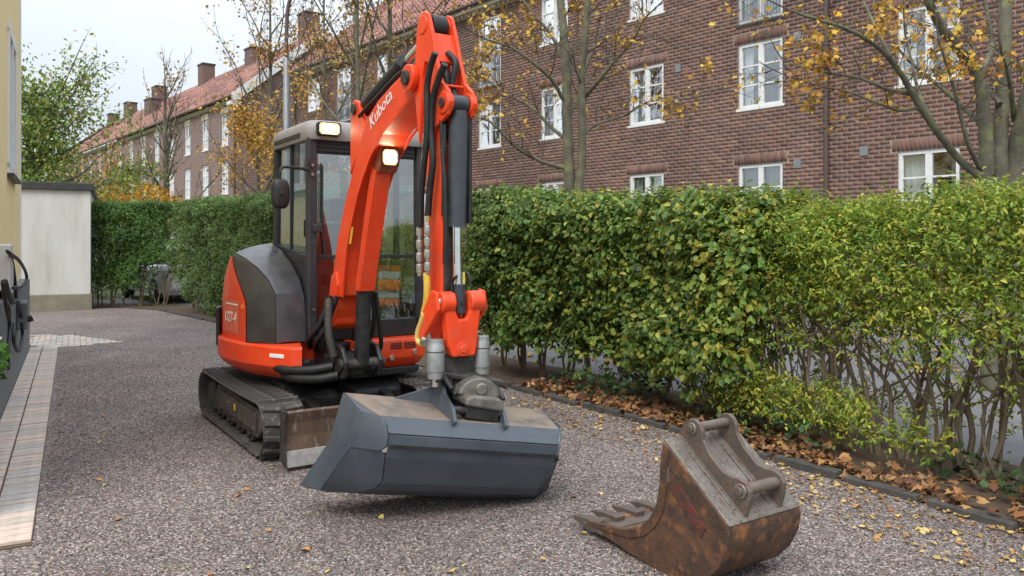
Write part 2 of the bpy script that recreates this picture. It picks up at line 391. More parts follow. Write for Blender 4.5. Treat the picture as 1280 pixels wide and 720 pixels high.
# gravel runs through the gate opening behind the excavator to the street
sheet('gravel_yard', [(4.2, 1.6)] + [tuple(p) for p in KL[1:]] + [(-14, 19), (-14, -4), (4.2, -4)], 0.0, GRAVEL)
inner, outer = off_line(0.0), off_line(1.25)
bed_pts = inner + outer[::-1]
mbb = MB()
for i in range(len(inner) - 1):
    mbb.add([(*inner[i], 0), (*inner[i + 1], 0), (*outer[i + 1], 0.0), (*outer[i], 0.0)], [(0, 3, 2, 1)])
bed = mbb.build('soil_bed', SOIL); bed.location.z = 0.012; tag(bed, kind='structure')
far = off_line(9.5)
ms = MB()
for i in range(len(outer) - 1):
    ms.add([(*outer[i], 0), (*outer[i + 1], 0), (*far[i + 1], 0), (*far[i], 0)], [(0, 3, 2, 1)])
ms.add([(*far[0], 0), (*outer[0], 0), (outer[0][0] + 8, outer[0][1] - 9, 0), (far[0][0] + 8, far[0][1] - 9, 0)], [(0, 1, 2, 3)])
st = ms.build('street', ASPHALT); st.location.z = -0.008; tag(st, kind='structure')

# kerb stones along the bed
kerb = empty('kerb', (0, 0, 0)); tag(kerb, kind='structure')
KERBM = mat('kerb_stone', (0.055, 0.05, 0.046), (0.09, 0.082, 0.072), 8, 0.85, 0, 0.5, 45)
kb = MB().box((0, 0, 0), (0.46, 0.085, 0.12)).build('kerb_stone', KERBM, kerb, 0.008)
first = True
seglen = 0.48
for i in range(len(KL) - 3):
    a, b = KL[i], KL[i + 1]; d = b - a; L = np.linalg.norm(d); t = d / L; n = int(L / seglen)
    for k in range(n):
        p = a + t * (k + .5) * L / n
        if -5.0 < p[0] < -0.9: continue                        # the gate opening
        o = kb if first else inst(kb.data, 'kerb_stone', (0, 0, 0), parent=kerb)
        if not first:
            bv = o.modifiers.new('bevel', 'BEVEL'); bv.width = 0.008; bv.segments = 2
        first = False
        o.location = (p[0] + random.uniform(-.012, .012), p[1] + random.uniform(-.012, .012), -0.012 + random.uniform(-.012, .008))
        o.rotation_euler = (random.uniform(-.06, .06), random.uniform(-.02, .02), math.atan2(t[1], t[0]) + random.uniform(-.04, .04))

# loose gravel stones, real geometry near the camera
def in_yard(X, Y):
    # signed side of the kerb line by interpolation in Y
    ys = [p[1] for p in K_LINE]; xs = [p[0] for p in K_LINE]
    kx = np.interp(Y, ys, xs)
    pav = (X + 6.95) * .872 + (Y - 11.3) * .489               # distance from the house plinth
    return (X < kx - .06) & (pav > .40)
N = 250000
Y = 2.9 + 8.5 * rng.random(N) ** 2.0
X = (rng.random(N) * 1.5 - .75) * Y + rng.normal(0, .05, N)
ok = in_yard(X, Y) & (np.abs(X / Y) < .72); X, Y = X[ok], Y[ok]
N = len(X)
sz = 0.0026 + 0.0044 * rng.random(N) ** 2.4
octa = np.array([(1, 0, 0), (0, 1, 0), (-1, 0, 0), (0, -1, 0), (0, 0, .75), (0, 0, -.4)])
tv = octa[None] * rng.uniform(.65, 1.25, (N, 6, 1)) + rng.normal(0, .12, (N, 6, 3))
th = rng.random(N) * 2 * np.pi; c, s_ = np.cos(th)[:, None], np.sin(th)[:, None]
tv = np.stack([tv[..., 0] * c - tv[..., 1] * s_, tv[..., 0] * s_ + tv[..., 1] * c, tv[..., 2]], -1) * sz[:, None, None]
tv += np.stack([X, Y, sz * .25], -1)[:, None, :]
tn = pal([(.055, .049, .048), (.152, .117, .105), (.262, .195, .168), (.175, .172, .178), (.48, .43, .39), (.305, .196, .155)], N, [2, 3, 3, 3, 1.3, 1.5], .2)
gs = link('gravel_stones', fast_mesh('gravel_stones', tv, [(0, 1, 4), (1, 2, 4), (2, 3, 4), (3, 0, 4), (1, 0, 5), (2, 1, 5), (3, 2, 5), (0, 3, 5)], STONEM, tn), kind='stuff')

# paving strip beside the yellow house, one object per paver
HE, HN = np.array([.489, -.872]), np.array([.872, .489])        # along the wall towards the camera, out into the yard
HC = np.array([-6.95, 11.3])
H_ROT = math.atan2(HE[1], HE[0])
paving = empty('paving', (HC[0], HC[1], 0), H_ROT); tag(paving, kind='structure')
PCOL = [(.48, .41, .355), (.55, .44, .37), (.43, .39, .355), (.58, .46, .385), (.455, .415, .38), (.52, .44, .375)]
def paver_mesh(dx, dy, col):
    mb = MB().box((0, 0, 0), (dx - .013, dy - .011, .06)); me = bpy.data.meshes.new('paver'); me.from_pydata(mb.v, [], mb.f)
    at = me.attributes.new('tint', 'FLOAT_COLOR', 'FACE'); at.data.foreach_set('color', list(col + (1,)) * 6); me.materials.append(PAVERM); return me
PM = {}
def paver(x, y, dx, dy, rz=0):
    k = (dx, dy, random.randrange(len(PCOL)))
    if k not in PM: PM[k] = paver_mesh(dx, dy, PCOL[k[2]])
    o = inst(PM[k], 'paver', (x, y, -.012 + random.uniform(-.002, .003)), (random.uniform(-.008, .008), random.uniform(-.008, .008), rz), paving)
    bv = o.modifiers.new('bevel', 'BEVEL'); bv.width = .004; bv.segments = 2
for y0, dy in ((0.0, .16), (.16, .20)):
    x = 0.05
    while x < 8.62:
        dx = random.choice((.085, .105, .105, .145)); dx = min(dx, 8.68 - x)
        paver(x + dx / 2, y0 + dy / 2, dx, dy); x += dx
tri = [(-7.9, 12.95), (-6.9, 12.6), (-5.9, 11.85), (-6.52, 11.32), (-7.2, 11.5)]
def inside(p, poly):
    r = False
    for i in range(len(poly)):
        a, b = poly[i], poly[i - 1]
        if (a[1] > p[1]) != (b[1] > p[1]) and p[0] < (b[0] - a[0]) * (p[1] - a[1]) / (b[1] - a[1]) + a[0]: r = not r
    return r
for i in range(-14, 3):
    for k in range(-6, 14):
        lx, ly = i * .16 - .05, k * .16 + (.08 if i % 2 else 0)
        wp = HC + HE * lx + HN * ly
        if inside(wp, tri): paver(lx, ly, .16, .16)
sheet('paving_bed', [tuple(HC + HE * 0 + HN * -.1), tuple(HC + HE * 8.7 + HN * -.1), tuple(HC + HE * 8.69 + HN * .359), tuple(HC + HE * 0 + HN * .359)], .004, SOIL)

# ================================================================== yellow house on the left (local x along wall to camera, y out to the yard)
house = empty('yellow_house', (HC[0], HC[1], 0), H_ROT, 'yellow rendered house with grey plinth at the left edge of the yard', 'house')
mb = MB()                                                       # wall with one window opening x 3.2..4.2, z 2.15..3.75
wx0, wx1, wz0, wz1 = 1.25, 2.45, 2.38, 4.0
for a, b in (((0, 0), (wx0, 8)), ((wx1, 0), (8.3, 8)), ((wx0, 0), (wx1, wz0)), ((wx0, wz1), (wx1, 8))):
    mb.add([(a[0], -.12, a[1]), (b[0], -.12, a[1]), (b[0], -.12, b[1]), (a[0], -.12, b[1])], [(0, 1, 2, 3)])
mb.add([(0, -.12, 0), (0, -6, 0), (0, -6, 8), (0, -.12, 8)], [(0, 1, 2, 3)])
mb.add([(8.3, -.12, 0), (8.3, -6, 0), (8.3, -6, 8), (8.3, -.12, 8)], [(0, 1, 2, 3)])
mb.add([(0, -6, 0), (8.3, -6, 0), (8.3, -6, 8), (0, -6, 8)], [(0, 1, 2, 3)])
mb.add([(0, -.12, 8), (8.3, -.12, 8), (8.3, -6, 8), (0, -6, 8)], [(0, 1, 2, 3)])
for a, b in (((wx0, wz0), (wx1, wz0)), ((wx0, wz1), (wx1, wz1)), ((wx0, wz0), (wx0, wz1)), ((wx1, wz0), (wx1, wz1))):
    mb.add([(a[0], -.12, a[1]), (b[0], -.12, b[1]), (b[0], -.3, b[1]), (a[0], -.3, a[1])], [(0, 1, 2, 3)])
mb.build('wall', YELLOWWALL, house)
MB().span((-.04, -.2, 1.0), (.07, -.105, 8)).build('corner_trim', WHITEP, house, .006)
for x0, x1 in ((0, 3.4), (3.41, 6.9), (6.91, 8.3)):
    MB().span((x0, -.13, -.05), (x1, 0, 1.0)).build('plinth_panel', PLINTH, house, .006)
for xe in (-.02, 8.302): MB().span((xe, -6, -.05), (xe + .018, -.135, 1.0)).build('plinth_end', PLINTH, house)
MB().span((8.24, -.2, 1.0), (8.34, -.105, 8)).build('corner_trim', WHITEP, house, .006)
wf = MB()
for a, b in (((wx0 - .09, wz0), (wx0 + .05, wz1)), ((wx1 - .05, wz0), (wx1 + .09, wz1)), ((wx0 - .09, wz1 - .05), (wx1 + .09, wz1 + .09)), ((wx0 - .09, wz0 - .06), (wx1 + .09, wz0 + .06)),
             ((1.81, wz0), (1.89, wz1))):
    wf.span((a[0], -.16, a[1]), (b[0], -.095, b[1]))
wf = wf.build('window_frame', WHITEP, house, .004)
for x0, x1 in ((wx0 + .05, 1.81), (1.89, wx1 - .05)):
    MB().span((x0, -.20, wz0 + .06), (x1, -.19, wz1 - .05)).build('pane', PANE, wf)
MB().span((wx0, -.31, wz0), (wx1, -.30, wz1)).build('curtain', CURTAIN, wf)
MB().span((wx0 - .1, -.16, wz0 - .1), (wx1 + .1, -.05, wz0 - .06)).build('sill', COPING, wf)

# charger, its cable holder, planter
ch = empty('charger', (HC + HE * 4.74 + HN * -.12).tolist() + [1.08], H_ROT, 'white box shaped car charger with black cables on the yellow wall', 'charger')
MB().span((-.2, 0, 0), (.2, .17, .42)).build('casing', mat('charger_white', (.66, .67, .66), (.6, .61, .6), 5, .4), ch, .02, seg=3)
MB().span((-.203, .04, .10), (-.2, .14, .26)).build('vent_plate', mat('charger_grey', (.42, .43, .43), None, rough=.5), ch, .002)
MB().span((-.16, .171, .05), (.16, .176, .3)).build('front_plate', mat('charger_grey_front', (.5, .51, .51), None, rough=.4), ch, .002)
MB().tube(spline([(-.1, .08, 0), (-.14, .1, -.12), (-.3, .12, -.18), (-.42, .12, -.3)]), .022).build('cable_gland', HOSE, ch, smooth=50)
hold = empty('cable_holder', (HC + HE * 3.05 + HN * 0).tolist() + [.56], H_ROT, 'dark grey cable holder with plug and hanging black cable on the grey plinth', 'cable holder')
MB().prism([(-.13, 0), (.13, 0), (.13, .30), (-.1, .32), (-.13, .28)], .0, .10).build('body', mat('holder_grey', (.09, .095, .10), (.12, .12, .125), 9, .5), hold, .015)
MB().cyl((0, .10, .1), (0, .15, .12), .035).build('plug', HOSE, hold, .004, 40)
MB().box((.0, .104, .22), (.14, .012, .09)).build('cover_plate', mat('holder_plate', (.16, .165, .17), None, rough=.45), hold, .004)
def hp(px, py, y):                                              # pixel onto the plane y = const of the house frame (local x, z)
    u = (px - 640) / 980; p = HC + HN * y
    t = (u * p[1] - p[0]) / (HE[0] - u * HE[1]); d = p[1] + t * HE[1]
    return (t, y, 1.5 + (305 - py) * d / 980)
ck = empty('charging_cable', (HC[0], HC[1], 0), H_ROT, 'looped black charging cable hanging between white charger and grey holder', 'cable')
def cable(pts, y, r, n='cable_loop'):
    MB().tube(spline([hp(a, b, y) for a, b in pts]), r, 8).build(n, HOSE, ck, smooth=60)
cable([(9, 314), (14, 322), (18, 345), (20, 372)], .05, .015)
cable([(11, 316), (24, 326), (32, 340), (33, 350), (27, 358), (16, 360)], .06, .017)
cable([(6, 352), (10, 366), (15, 378)], .08, .022)
cable([(3, 352), (8, 385), (12, 405), (10, 440), (10, 462)], .07, .014)
cable([(18, 405), (17, 425), (21, 438), (25, 436), (28, 420), (27, 402)], .09, .015)
cable([(22, 378), (25, 388), (26, 396)], .10, .02)
pl = empty('planter', (HC + HE * 7.55 + HN * .0).tolist() + [.80], H_ROT, 'small white wall planter with trailing green plant at the left frame edge', 'planter')
MB().rings([[(x * k, .005 + y * k, z) for x, y in ((-.24, 0), (.24, 0), (.24, .14), (-.24, .14))] for k, z in ((.85, .0), (1.0, .11), (.94, .11), (.9, .08))]).build('trough', WHITEP, pl, .004)
n = 90; P = np.stack([rng.uniform(-.24, .24, n), rng.uniform(.02, .17, n), .08 - .22 * rng.random(n) ** 2], 1)
V, fs = leaves(P, rng.normal(0, 1, (n, 3)) + np.array([0, .6, -.3]), rng.normal(0, .4, (n, 3)) + np.array([0, .5, 1]), .05 + .03 * rng.random(n), .8, LEAF4)
link('foliage', fast_mesh('foliage', V, fs, LEAF, pal([(.08, .2, .03), (.12, .26, .05)], n)), pl, 'stuff')

# white rendered outbuilding behind
g = empty('white_outbuilding', (-9.62, 17.9, 0), R(27), 'white rendered outbuilding with dark flat roof edge beside the hedge', 'building')
MB().span((-5, .0, .36), (0, 6, 2.72)).build('wall', PLASTER, g, .01)
MB().span((-5.02, -.025, -.1), (.025, 6, .36)).build('foundation', CONCRETE, g, .01)
MB().span((-5.1, -.08, 2.72), (.06, 6.1, 2.88)).build('roof_edge', COPING, g, .008)

# ================================================================== EXCAVATOR (local x forward, y to its left)
EF, EL, EO = np.array([.555, -.832]), np.array([.832, .555]), np.array([-1.6, 6.52])
ex = empty('mini_excavator', (EO[0], EO[1], 0), math.atan2(EF[1], EF[0]),
           'orange and black mini excavator with raised arm and glazed cab standing on gravel', 'excavator')
def az(px, py, b):                                              # a photo position read on the machine plane y = b -> local (x, y, z)
    p = EO + b * EL; u = (px - 640) / 980
    a = (u * p[1] - p[0]) / (EF[0] - u * EF[1]); d = p[1] + a * EF[1]
    return (a, b, 1.5 + (305 - py) * d / 980)
# --- tracks
def track_path(n_arc=12, grow=0.0, sag=.012):
    pts = []; r = .165 + grow
    for k in range(n_arc + 1):
        t = -math.pi / 2 + math.pi * k / n_arc; pts.append((.80 + r * math.cos(t), .215 + r * math.sin(t)))
    for k in range(1, 10): x = .80 - 1.6 * k / 10; pts.append((x, .215 + r - sag * math.sin(math.pi * k / 10)))
    for k in range(n_arc + 1):
        t = math.pi / 2 + math.pi * k / n_arc; pts.append((-.80 + r * math.cos(t), .215 + r * math.sin(t)))
    for k in range(1, 10): x = -.80 + 1.6 * k / 10; pts.append((x, .215 - r))
    return pts
lug_me = None
for yc in (-.60, .60):
    w2 = .15; o_, i_ = track_path(grow=.024), track_path(grow=0)
    mb = MB(); n = len(o_)
    rs = []
    for (xo, zo), (xi, zi) in zip(o_, i_):
        xm, zm = xo * .8 + xi * .2, zo * .8 + zi * .2
        rs.append([(xo, yc - w2 + .02, zo), (xo, yc + w2 - .02, zo), (xm, yc + w2, zm), (xi, yc + w2 - .012, zi), (xi, yc - w2 + .012, zi), (xm, yc - w2, zm)])
    mb.rings(rs + [rs[0]], cap=False)
    tr = mb.build('rubber_track', RUBBER, ex, smooth=35)
    P = np.array(o_ + [o_[0]]); seg = np.linalg.norm(np.diff(P, axis=0), axis=1); cum = np.concatenate([[0], np.cumsum(seg)]); Lg = cum[-1]
    nl = 44
    if lug_me is None:
        m0 = MB()
        for sy in (-1, 1):
            m0.add([(-.022, sy * .005, -.01), (.022, sy * .005, -.01), (.030 + .012, sy * .142, -.01), (-.012 + .006, sy * .142, -.01),
                    (-.014, sy * .008, .02), (.014, sy * .008, .02), (.030, sy * .138, .02), (.002, sy * .138, .02)],
                   [(0, 1, 2, 3), (4, 5, 6, 7), (0, 1, 5, 4), (1, 2, 6, 5), (2, 3, 7, 6), (3, 0, 4, 7)])
        lo_ = m0.build('track_lug', RUBBER, tr); lug_me = lo_.data; firstlug = lo_
    for k in range(nl):
        s = (k + .5) / nl * Lg; j = np.searchsorted(cum, s) - 1; f = (s - cum[j]) / seg[j]; p = P[j] * (1 - f) + P[j + 1] * f; d = (P[j + 1] - P[j]) / seg[j]
        if k == 0 and yc < 0: lo2 = firstlug
        else: lo2 = inst(lug_me, 'track_lug', (0, 0, 0), parent=tr)
        # local x along travel, local z outward
        out = Vector((d[1], 0, -d[0])); xa = Vector((d[0], 0, d[1])); ya = out.cross(xa)
        M = Matrix((xa, ya, out)).transposed().to_4x4(); M.translation = Vector((p[0], yc, p[1])); lo2.matrix_local = M
    so_ = -1 if yc < 0 else 1
    fr = MB(); fr.prism([(-.60, .10), (.60, .10), (.72, .17), (.72, .24), (.60, .31), (-.55, .33), (-.64, .25)], yc - .085, yc + .085, 'y')
    frm = fr.build('track_frame', FRAMEBRN, ex, .015)
    fc = MB().prism([(-.46, .15), (.62, .15), (.62, .285), (-.46, .30)], yc + so_ * .085, yc + so_ * .10, 'y').build('side_plate', FRAMEBRN, frm, .006)
    for x in (-.42, -.12, .18, .46):
        MB().cyl((x, yc - .09, .105), (x, yc + .09, .105), .055).build('roller', STEELDK, frm, .006, 40)
        MB().cyl((x, yc + so_ * .09, .105), (x, yc + so_ * .115, .105), .026).build('roller_cap', BLACK, frm, .004, 40)
    MB().cyl((.80, yc - .06, .215), (.80, yc + .06, .215), .155, 28).build('idler', STEELDK, frm, .01, 40)
    mb = MB(); mb.cyl((-.80, yc - .03, .215), (-.80, yc + .03, .215), .14, 24)
    for k in range(11):
        t = k / 11 * 2 * math.pi; mb.box((-.80 + .148 * math.cos(t), yc, .215 + .148 * math.sin(t)), (.04, .035, .05), ry=-t)
    mb.cyl((-.80, yc - .09, .215), (-.80, yc + .09, .215), .085, 20)
    mb.build('sprocket', FRAMEBRN, frm, .004, 40)
    MB().box((.06, yc + so_ * .103, .235), (.035, .006, .05)).build('grease_label', YELLOW, frm)
    MB().span((-.75, min(yc + so_ * .08, yc + so_ * .09), .10), (-.60, max(yc + so_ * .08, yc + so_ * .09), .32)).build('mud_guard', STEELDK, frm, .01)

MB().prism([(-.5, .18), (.5, .18), (.62, .24), (.62, .36), (.4, .46), (-.4, .46), (-.6, .36)], -.46, .46, 'y').build('undercarriage', BLACK, ex, .02)
MB().tube([(0, 0, .44), (0, 0, .56)], .36, 36).build('slew_ring', STEELDK, ex, .01, 40)
# --- dozer blade
for y in (-.30, .30):
    MB().prism([(.45, .30), (.80, .20), (1.14, .14), (1.14, .25), (.80, .30), (.50, .40)], y - .04, y + .04, 'y').build('blade_arm', BLACK, ex, .01)
MB().tube([(.5, 0, .40), (.85, 0, .32)], .045, 14).build('blade_cylinder', STEELDK, ex, smooth=40)
prof = [(1.16, .04), (1.20, .04), (1.17, .13), (1.16, .22), (1.17, .31), (1.20, .385), (1.17, .395), (1.13, .32), (1.12, .22), (1.13, .12)]
bl = MB().prism(prof, -.66, .66, 'y').build('dozer_blade', MUDBLADE, ex, .004)
MB().prism([(1.165, .028), (1.215, .028), (1.187, .13), (1.177, .13)], -.665, .665, 'y').build('cutting_edge', BLADEEDGE, bl, .003)
for y in (-.668, .668):
    MB().prism([(1.10, .06), (1.22, .03), (1.19, .2), (1.225, .40), (1.12, .40)], y - .008, y + .008, 'y').build('end_plate', STEELDK, bl, .003)

# --- upper structure: skirt
def smooth_poly(pts, n=4): return [tuple(p) for p in spline(list(pts), n)][:-1]
rear = [(.20, -.69), (-.15, -.735), (-.48, -.70), (-.70, -.52), (-.80, -.25), (-.82, 0), (-.80, .25), (-.70, .52), (-.48, .70), (-.15, .735), (.20, .72)]
rearS = spline(rear, 4); rearS = [tuple(p) for p in rearS]
foot = [(.74, -.40), (.70, -.47)] + [(.50, -.58)] + rearS + [(.50, .73), (.61, .66), (.63, .60), (.63, .02), (.40, .02), (.40, -.30), (.62, -.37)]
def ringz(poly, z, k, cx=0, cy=0): return [(cx + (x - cx) * k, cy + (y - cy) * k, z) for x, y in poly]
sk = MB().rings([ringz(foot, .50, .86), ringz(foot, .545, .95), ringz(foot, .60, 1.0), ringz(foot, .735, 1.0), ringz(foot, .75, .985)]).build('skirt', ORANGE, ex, .012, 30)
# front-left orange cover details (vents, emblem, screws)
for k in range(3):
    for q in range(2): MB().box((.633, .40 + q * .12, .675 + k * .018), (.006, .10, .009)).build('vent_slot', BLACK, sk)
MB().box((.636, .12, .662), (.008, .19, .055)).build('sticker', mat('pale_sticker', (.62, .58, .55), (.5, .47, .45), 30, .5), sk, .003)
for y, z in ((.36, .60), (.56, .635)):
    MB().cyl((.63, y, z), (.642, y, z), .022, 14).build('screw', FITTING, sk, .003, 40)
d_ = np.array([.74 - .50, -.40 + .58]); 
MB().box((.585, -.537, .68), (.14, .008, .03), rz=math.atan2(.11, .20)).build('reflector', DECAL, sk, .004)
# lower black deck
MB().prism([(.60, -.36), (.60, .62), (.0, .66), (-.6, .5), (-.6, -.5), (0, -.6)], .46, .52, 'z').build('deck_plate', BLACK, ex, .01)

# --- hood (tank side) beside the cab: lofted rings, right of the cab
IN = [(.47, .752), (.47, .92), (.425, 1.10), (.32, 1.22), (.13, 1.34), (-.14, 1.45), (-.40, 1.51)]                       # edge against the cab (x, z)
ED = [(.45, -.50, .752), (.45, -.50, .95), (.448, -.503, 1.13), (.35, -.525, 1.225), (.20, -.56, 1.31), (.0, -.60, 1.385), (-.19, -.635, 1.43)]   # break edge
OR = [(.24, -.66, .752), (.24, -.66, .92), (.238, -.662, 1.06), (.13, -.668, 1.15), (.0, -.67, 1.25), (-.10, -.668, 1.335), (-.18, -.66, 1.405)]  # edge to the orange panel
RR = [(-.34, -.70, .752), (-.34, -.70, .92), (-.34, -.698, 1.05), (-.33, -.695, 1.14), (-.295, -.69, 1.24), (-.25, -.68, 1.32), (-.22, -.665, 1.40)]
def strip(cols, name, m, smooth=28, bevel=0.0):
    mb = MB(); mb.rings(cols, cap=True, closed=True); return mb.build(name, m, ex, bevel, smooth)
def mixp(a, b, t, bul=0.0): return tuple(a[q] + (b[q] - a[q]) * t + (bul, -bul, bul)[q] for q in range(3))
front_r, side_r, rear_r = [], [], []
for (ia, iz), e, o_k, r_k in zip(IN, ED, OR, RR):
    ip = (ia, -.275, iz); inn_ = (-.45, -.275, min(iz, 1.40) - .02)
    front_r.append([ip, mixp(ip, e, .35, .012), mixp(ip, e, .7, .012), e, mixp(e, (-.3, -.4, e[2] - .1), .12), (-.45, -.40, min(e[2], 1.36) - .03), inn_])
    e2 = (e[0] - .004, e[1] - .003, e[2] - .005)
    side_r.append([e2, mixp(e2, o_k, .5, .006), o_k, (o_k[0] - .05, o_k[1] + .05, o_k[2] - .02), (e2[0] - .12, e2[1] + .06, e2[2] - .03)])
    o2 = (o_k[0] - .004, o_k[1] - .006, o_k[2] - .002)
    z4 = min(r_k[2], 1.36)
    rear_r.append([o2, mixp(o2, r_k, .5, .0), r_k, (-.50 + (z4 - 1.05) * .3 * (z4 > 1.05), -.655 + (z4 - 1.05) * .2 * (z4 > 1.05), z4), (-.68 + (z4 - 1.05) * .5 * (z4 > 1.05), -.50, z4 - .02), (-.77 + (z4 - 1.05) * .7 * (z4 > 1.05), -.26, z4 - .03), (-.55, -.26, z4 - .03), (o2[0] - .12, o2[1] + .08, o2[2] - .04)])
strip(front_r, 'hood_front', HOODGREY, 32, .004)
strip(side_r, 'hood_side', HOODSIDE, 32, .004)
rp_ = strip(rear_r, 'rear_panel', ORANGE, 32, .006)
# engine cover behind the cab
eng = [(-.45, -.26), (-.76, -.25), (-.82, 0), (-.79, .3), (-.70, .52), (-.45, .70)]
MB().rings([ringz(eng, .752, 1), ringz(eng, 1.05, 1), ringz(eng, 1.22, .95), ringz(eng, 1.30, .85)]).build('engine_cover', ORANGE, ex, .02, 30)
MB().rings([[(-.50 + .02 * math.cos(t), -.725, .72), (-.50, -.725, .72)] for t in (0, 1)], cap=False) if False else None
bp_ = [(-.40, -.735), (-.55, -.70), (-.72, -.57), (-.735, -.555), (-.72, -.53), (-.52, -.66), (-.40, -.695)]
MB().prism(bp_, .66, .98, 'z').build('bumper_pad', BLACK, ex, .015)
# decals on the rear panel
def text_mesh(body, size, ext=.001):
    cu = bpy.data.curves.new('txt', 'FONT'); cu.body = body; cu.size = size; cu.extrude = ext; cu.resolution_u = 3; cu.shear = .15
    o = bpy.data.objects.new('txt', cu); COL.objects.link(o); bpy.context.view_layer.update()
    me = bpy.data.meshes.new_from_object(o.evaluated_get(bpy.context.evaluated_depsgraph_get())); bpy.data.objects.remove(o); return me
def place_text(body, size, pos, xdir, nrm_, name, m, parent, cond=1.0):
    me = text_mesh(body, size); me.materials.clear(); me.materials.append(m)
    o = bpy.data.objects.new(name, me); COL.objects.link(o); o.parent = parent
    X_ = Vector(xdir).normalized(); Z_ = Vector(nrm_).normalized(); Y_ = Z_.cross(X_)
    M = Matrix((X_ * cond, Y_, Z_)).transposed().to_4x4(); M.translation = Vector(pos); o.matrix_local = M; return o
O3, R3 = Vector((.236, -.6655, 0)), Vector((-.34, -.70, 0)); sd_ = (O3 - R3).normalized(); sn = Vector((sd_.y, -sd_.x, 0))
def onp(a, z, k=.003):                                           # a point on the orange side panel at forward position a
    t = (O3.x - a) / (O3.x - R3.x); p = O3 + (R3 - O3) * t; return Vector((p.x, p.y, z)) + sn * k
MB().add([tuple(onp(-.30, .80)), tuple(onp(-.30, 1.06)), tuple(onp(.08, 1.06)), tuple(onp(.08, .80))], [(0, 1, 2, 3)]).build('decal_panel', PALEORANGE, rp_)
place_text('U27-4', .115, onp(-.25, .885, .006), sd_, sn, 'model_lettering', DECAL, rp_, .95)
MB().add([tuple(onp(-.22, 1.02, .006)), tuple(onp(-.22, 1.032, .006)), tuple(onp(.07, 1.032, .006)), tuple(onp(.07, 1.02, .006))], [(0, 1, 2, 3)]).build('decal_stripe', DECAL, rp_)
MB().box(onp(.17, 1.02, .004), (.045, .006, .032), rz=math.atan2(sd_.y, sd_.x)).build('side_marker', mat('amber', (.8, .3, .03), None, rough=.3), rp_, .001)

# --- cab
CX0, CX1, CY0, CY1, CZ0, CZ1 = -.42, .50, -.27, .73, .76, 2.33
cab = MB()
def pillar(p, q, wx, wy):
    cab.rings([[(c[0] - wx / 2, c[1] - wy / 2, c[2]), (c[0] + wx / 2, c[1] - wy / 2, c[2]), (c[0] + wx / 2, c[1] + wy / 2, c[2]), (c[0] - wx / 2, c[1] + wy / 2, c[2])] for c in (p, q)])
pillar((CX1 - .03, CY0 + .035, CZ0), (CX1 - .05, CY0 + .04, CZ1), .075, .075)
pillar((CX1 - .03, CY1 - .035, CZ0), (CX1 - .05, CY1 - .04, CZ1), .07, .07)
pillar((CX0 + .03, CY0 + .03, CZ0), (CX0 + .05, CY0 + .035, CZ1), .06, .06)
pillar((CX0 + .03, CY1 - .03, CZ0), (CX0 + .05, CY1 - .035, CZ1), .06, .06)
pillar((.0, CY1 - .03, CZ0), (.0, CY1 - .035, CZ1), .05, .05)
frame = cab.build('cab_frame', CABGREY, ex, .014)
MB().span((CX1 - .07, CY0 + .078, CZ0 - .01), (CX1 - .01, CY1 - .075, .895)).build('front_sill', BLACK, frame, .008)
MB().span((CX0 + .07, CY0 + .01, CZ0 + .6), (CX1 - .075, CY0 + .05, CZ0 + .66)).build('window_rail', CABGREY, frame, .004)
MB().prism([(CX0 + .06, CZ0), (CX1 - .07, CZ0), (CX1 - .07, 1.36), (.20, 1.44), (CX0 + .06, 1.50)], CY0 + .012, CY0 + .05, 'y').build('side_lower_panel', CABGREY, frame, .006)
MB().span((CX0 + .01, CY0 + .06, CZ0), (CX0 + .05, CY1 - .06, 1.35)).build('rear_panel', BLACK, frame, .006)
MB().span((CX0 + .06, CY1 - .05, CZ0), (CX1 - .07, CY1 - .012, 1.0)).build('door_panel', BLACK, frame, .006)
MB().span((CX0 + .02, CY0 + .05, CZ0 - .01), (CX1 - .07, CY1 - .05, CZ0 + .03)).build('cab_floor', BLACK, frame)
MB().span((CX1 - .075, CY0 + .08, 2.20), (CX1 - .035, CY1 - .08, 2.335)).build('header', CABGREY, frame, .006)
for k in range(3): MB().span((CX1 - .036, CY0 + .09, 2.215 + k * .03), (CX1 - .022, CY1 - .09, 2.226 + k * .03)).build('header_rib', BLACK, frame)
MB().span((CX1 - .065, CY0 + .078, 1.385), (CX1 - .03, CY1 - .075, 1.415)).build('screen_split', BLACK, frame, .004)
# roof: rounded slab
rf = [(CX0 - .01, CY0 - .01), (CX1 + .03, CY0 - .01), (CX1 + .03, CY1 + .01), (CX0 - .01, CY1 + .01)]
def rrect(x0, x1, y0, y1, r, z, n=5):
    o = []
    for cx, cy, a0 in ((x1 - r, y1 - r, 0), (x0 + r, y1 - r, 90), (x0 + r, y0 + r, 180), (x1 - r, y0 + r, 270)):
        for k in range(n + 1):
            t = R(a0 + 90 * k / n); o.append((cx + r * math.cos(t), cy + r * math.sin(t), z))
    return o
rr = [rrect(CX0 - .015 + i, CX1 + .03 - i, CY0 - .012 + i, CY1 + .012 - i, .09, z) for i, z in ((.01, 2.30), (0, 2.33), (0, 2.385), (.012, 2.425), (.04, 2.45), (.10, 2.46))]
roof = MB().rings(rr).build('cab_roof', ROOFGREY, ex, 0, 40)
MB().box((.02, CY0 - .012, 2.345), (.66, .012, .035)).build('roof_rib', CABGREY, roof, .004)
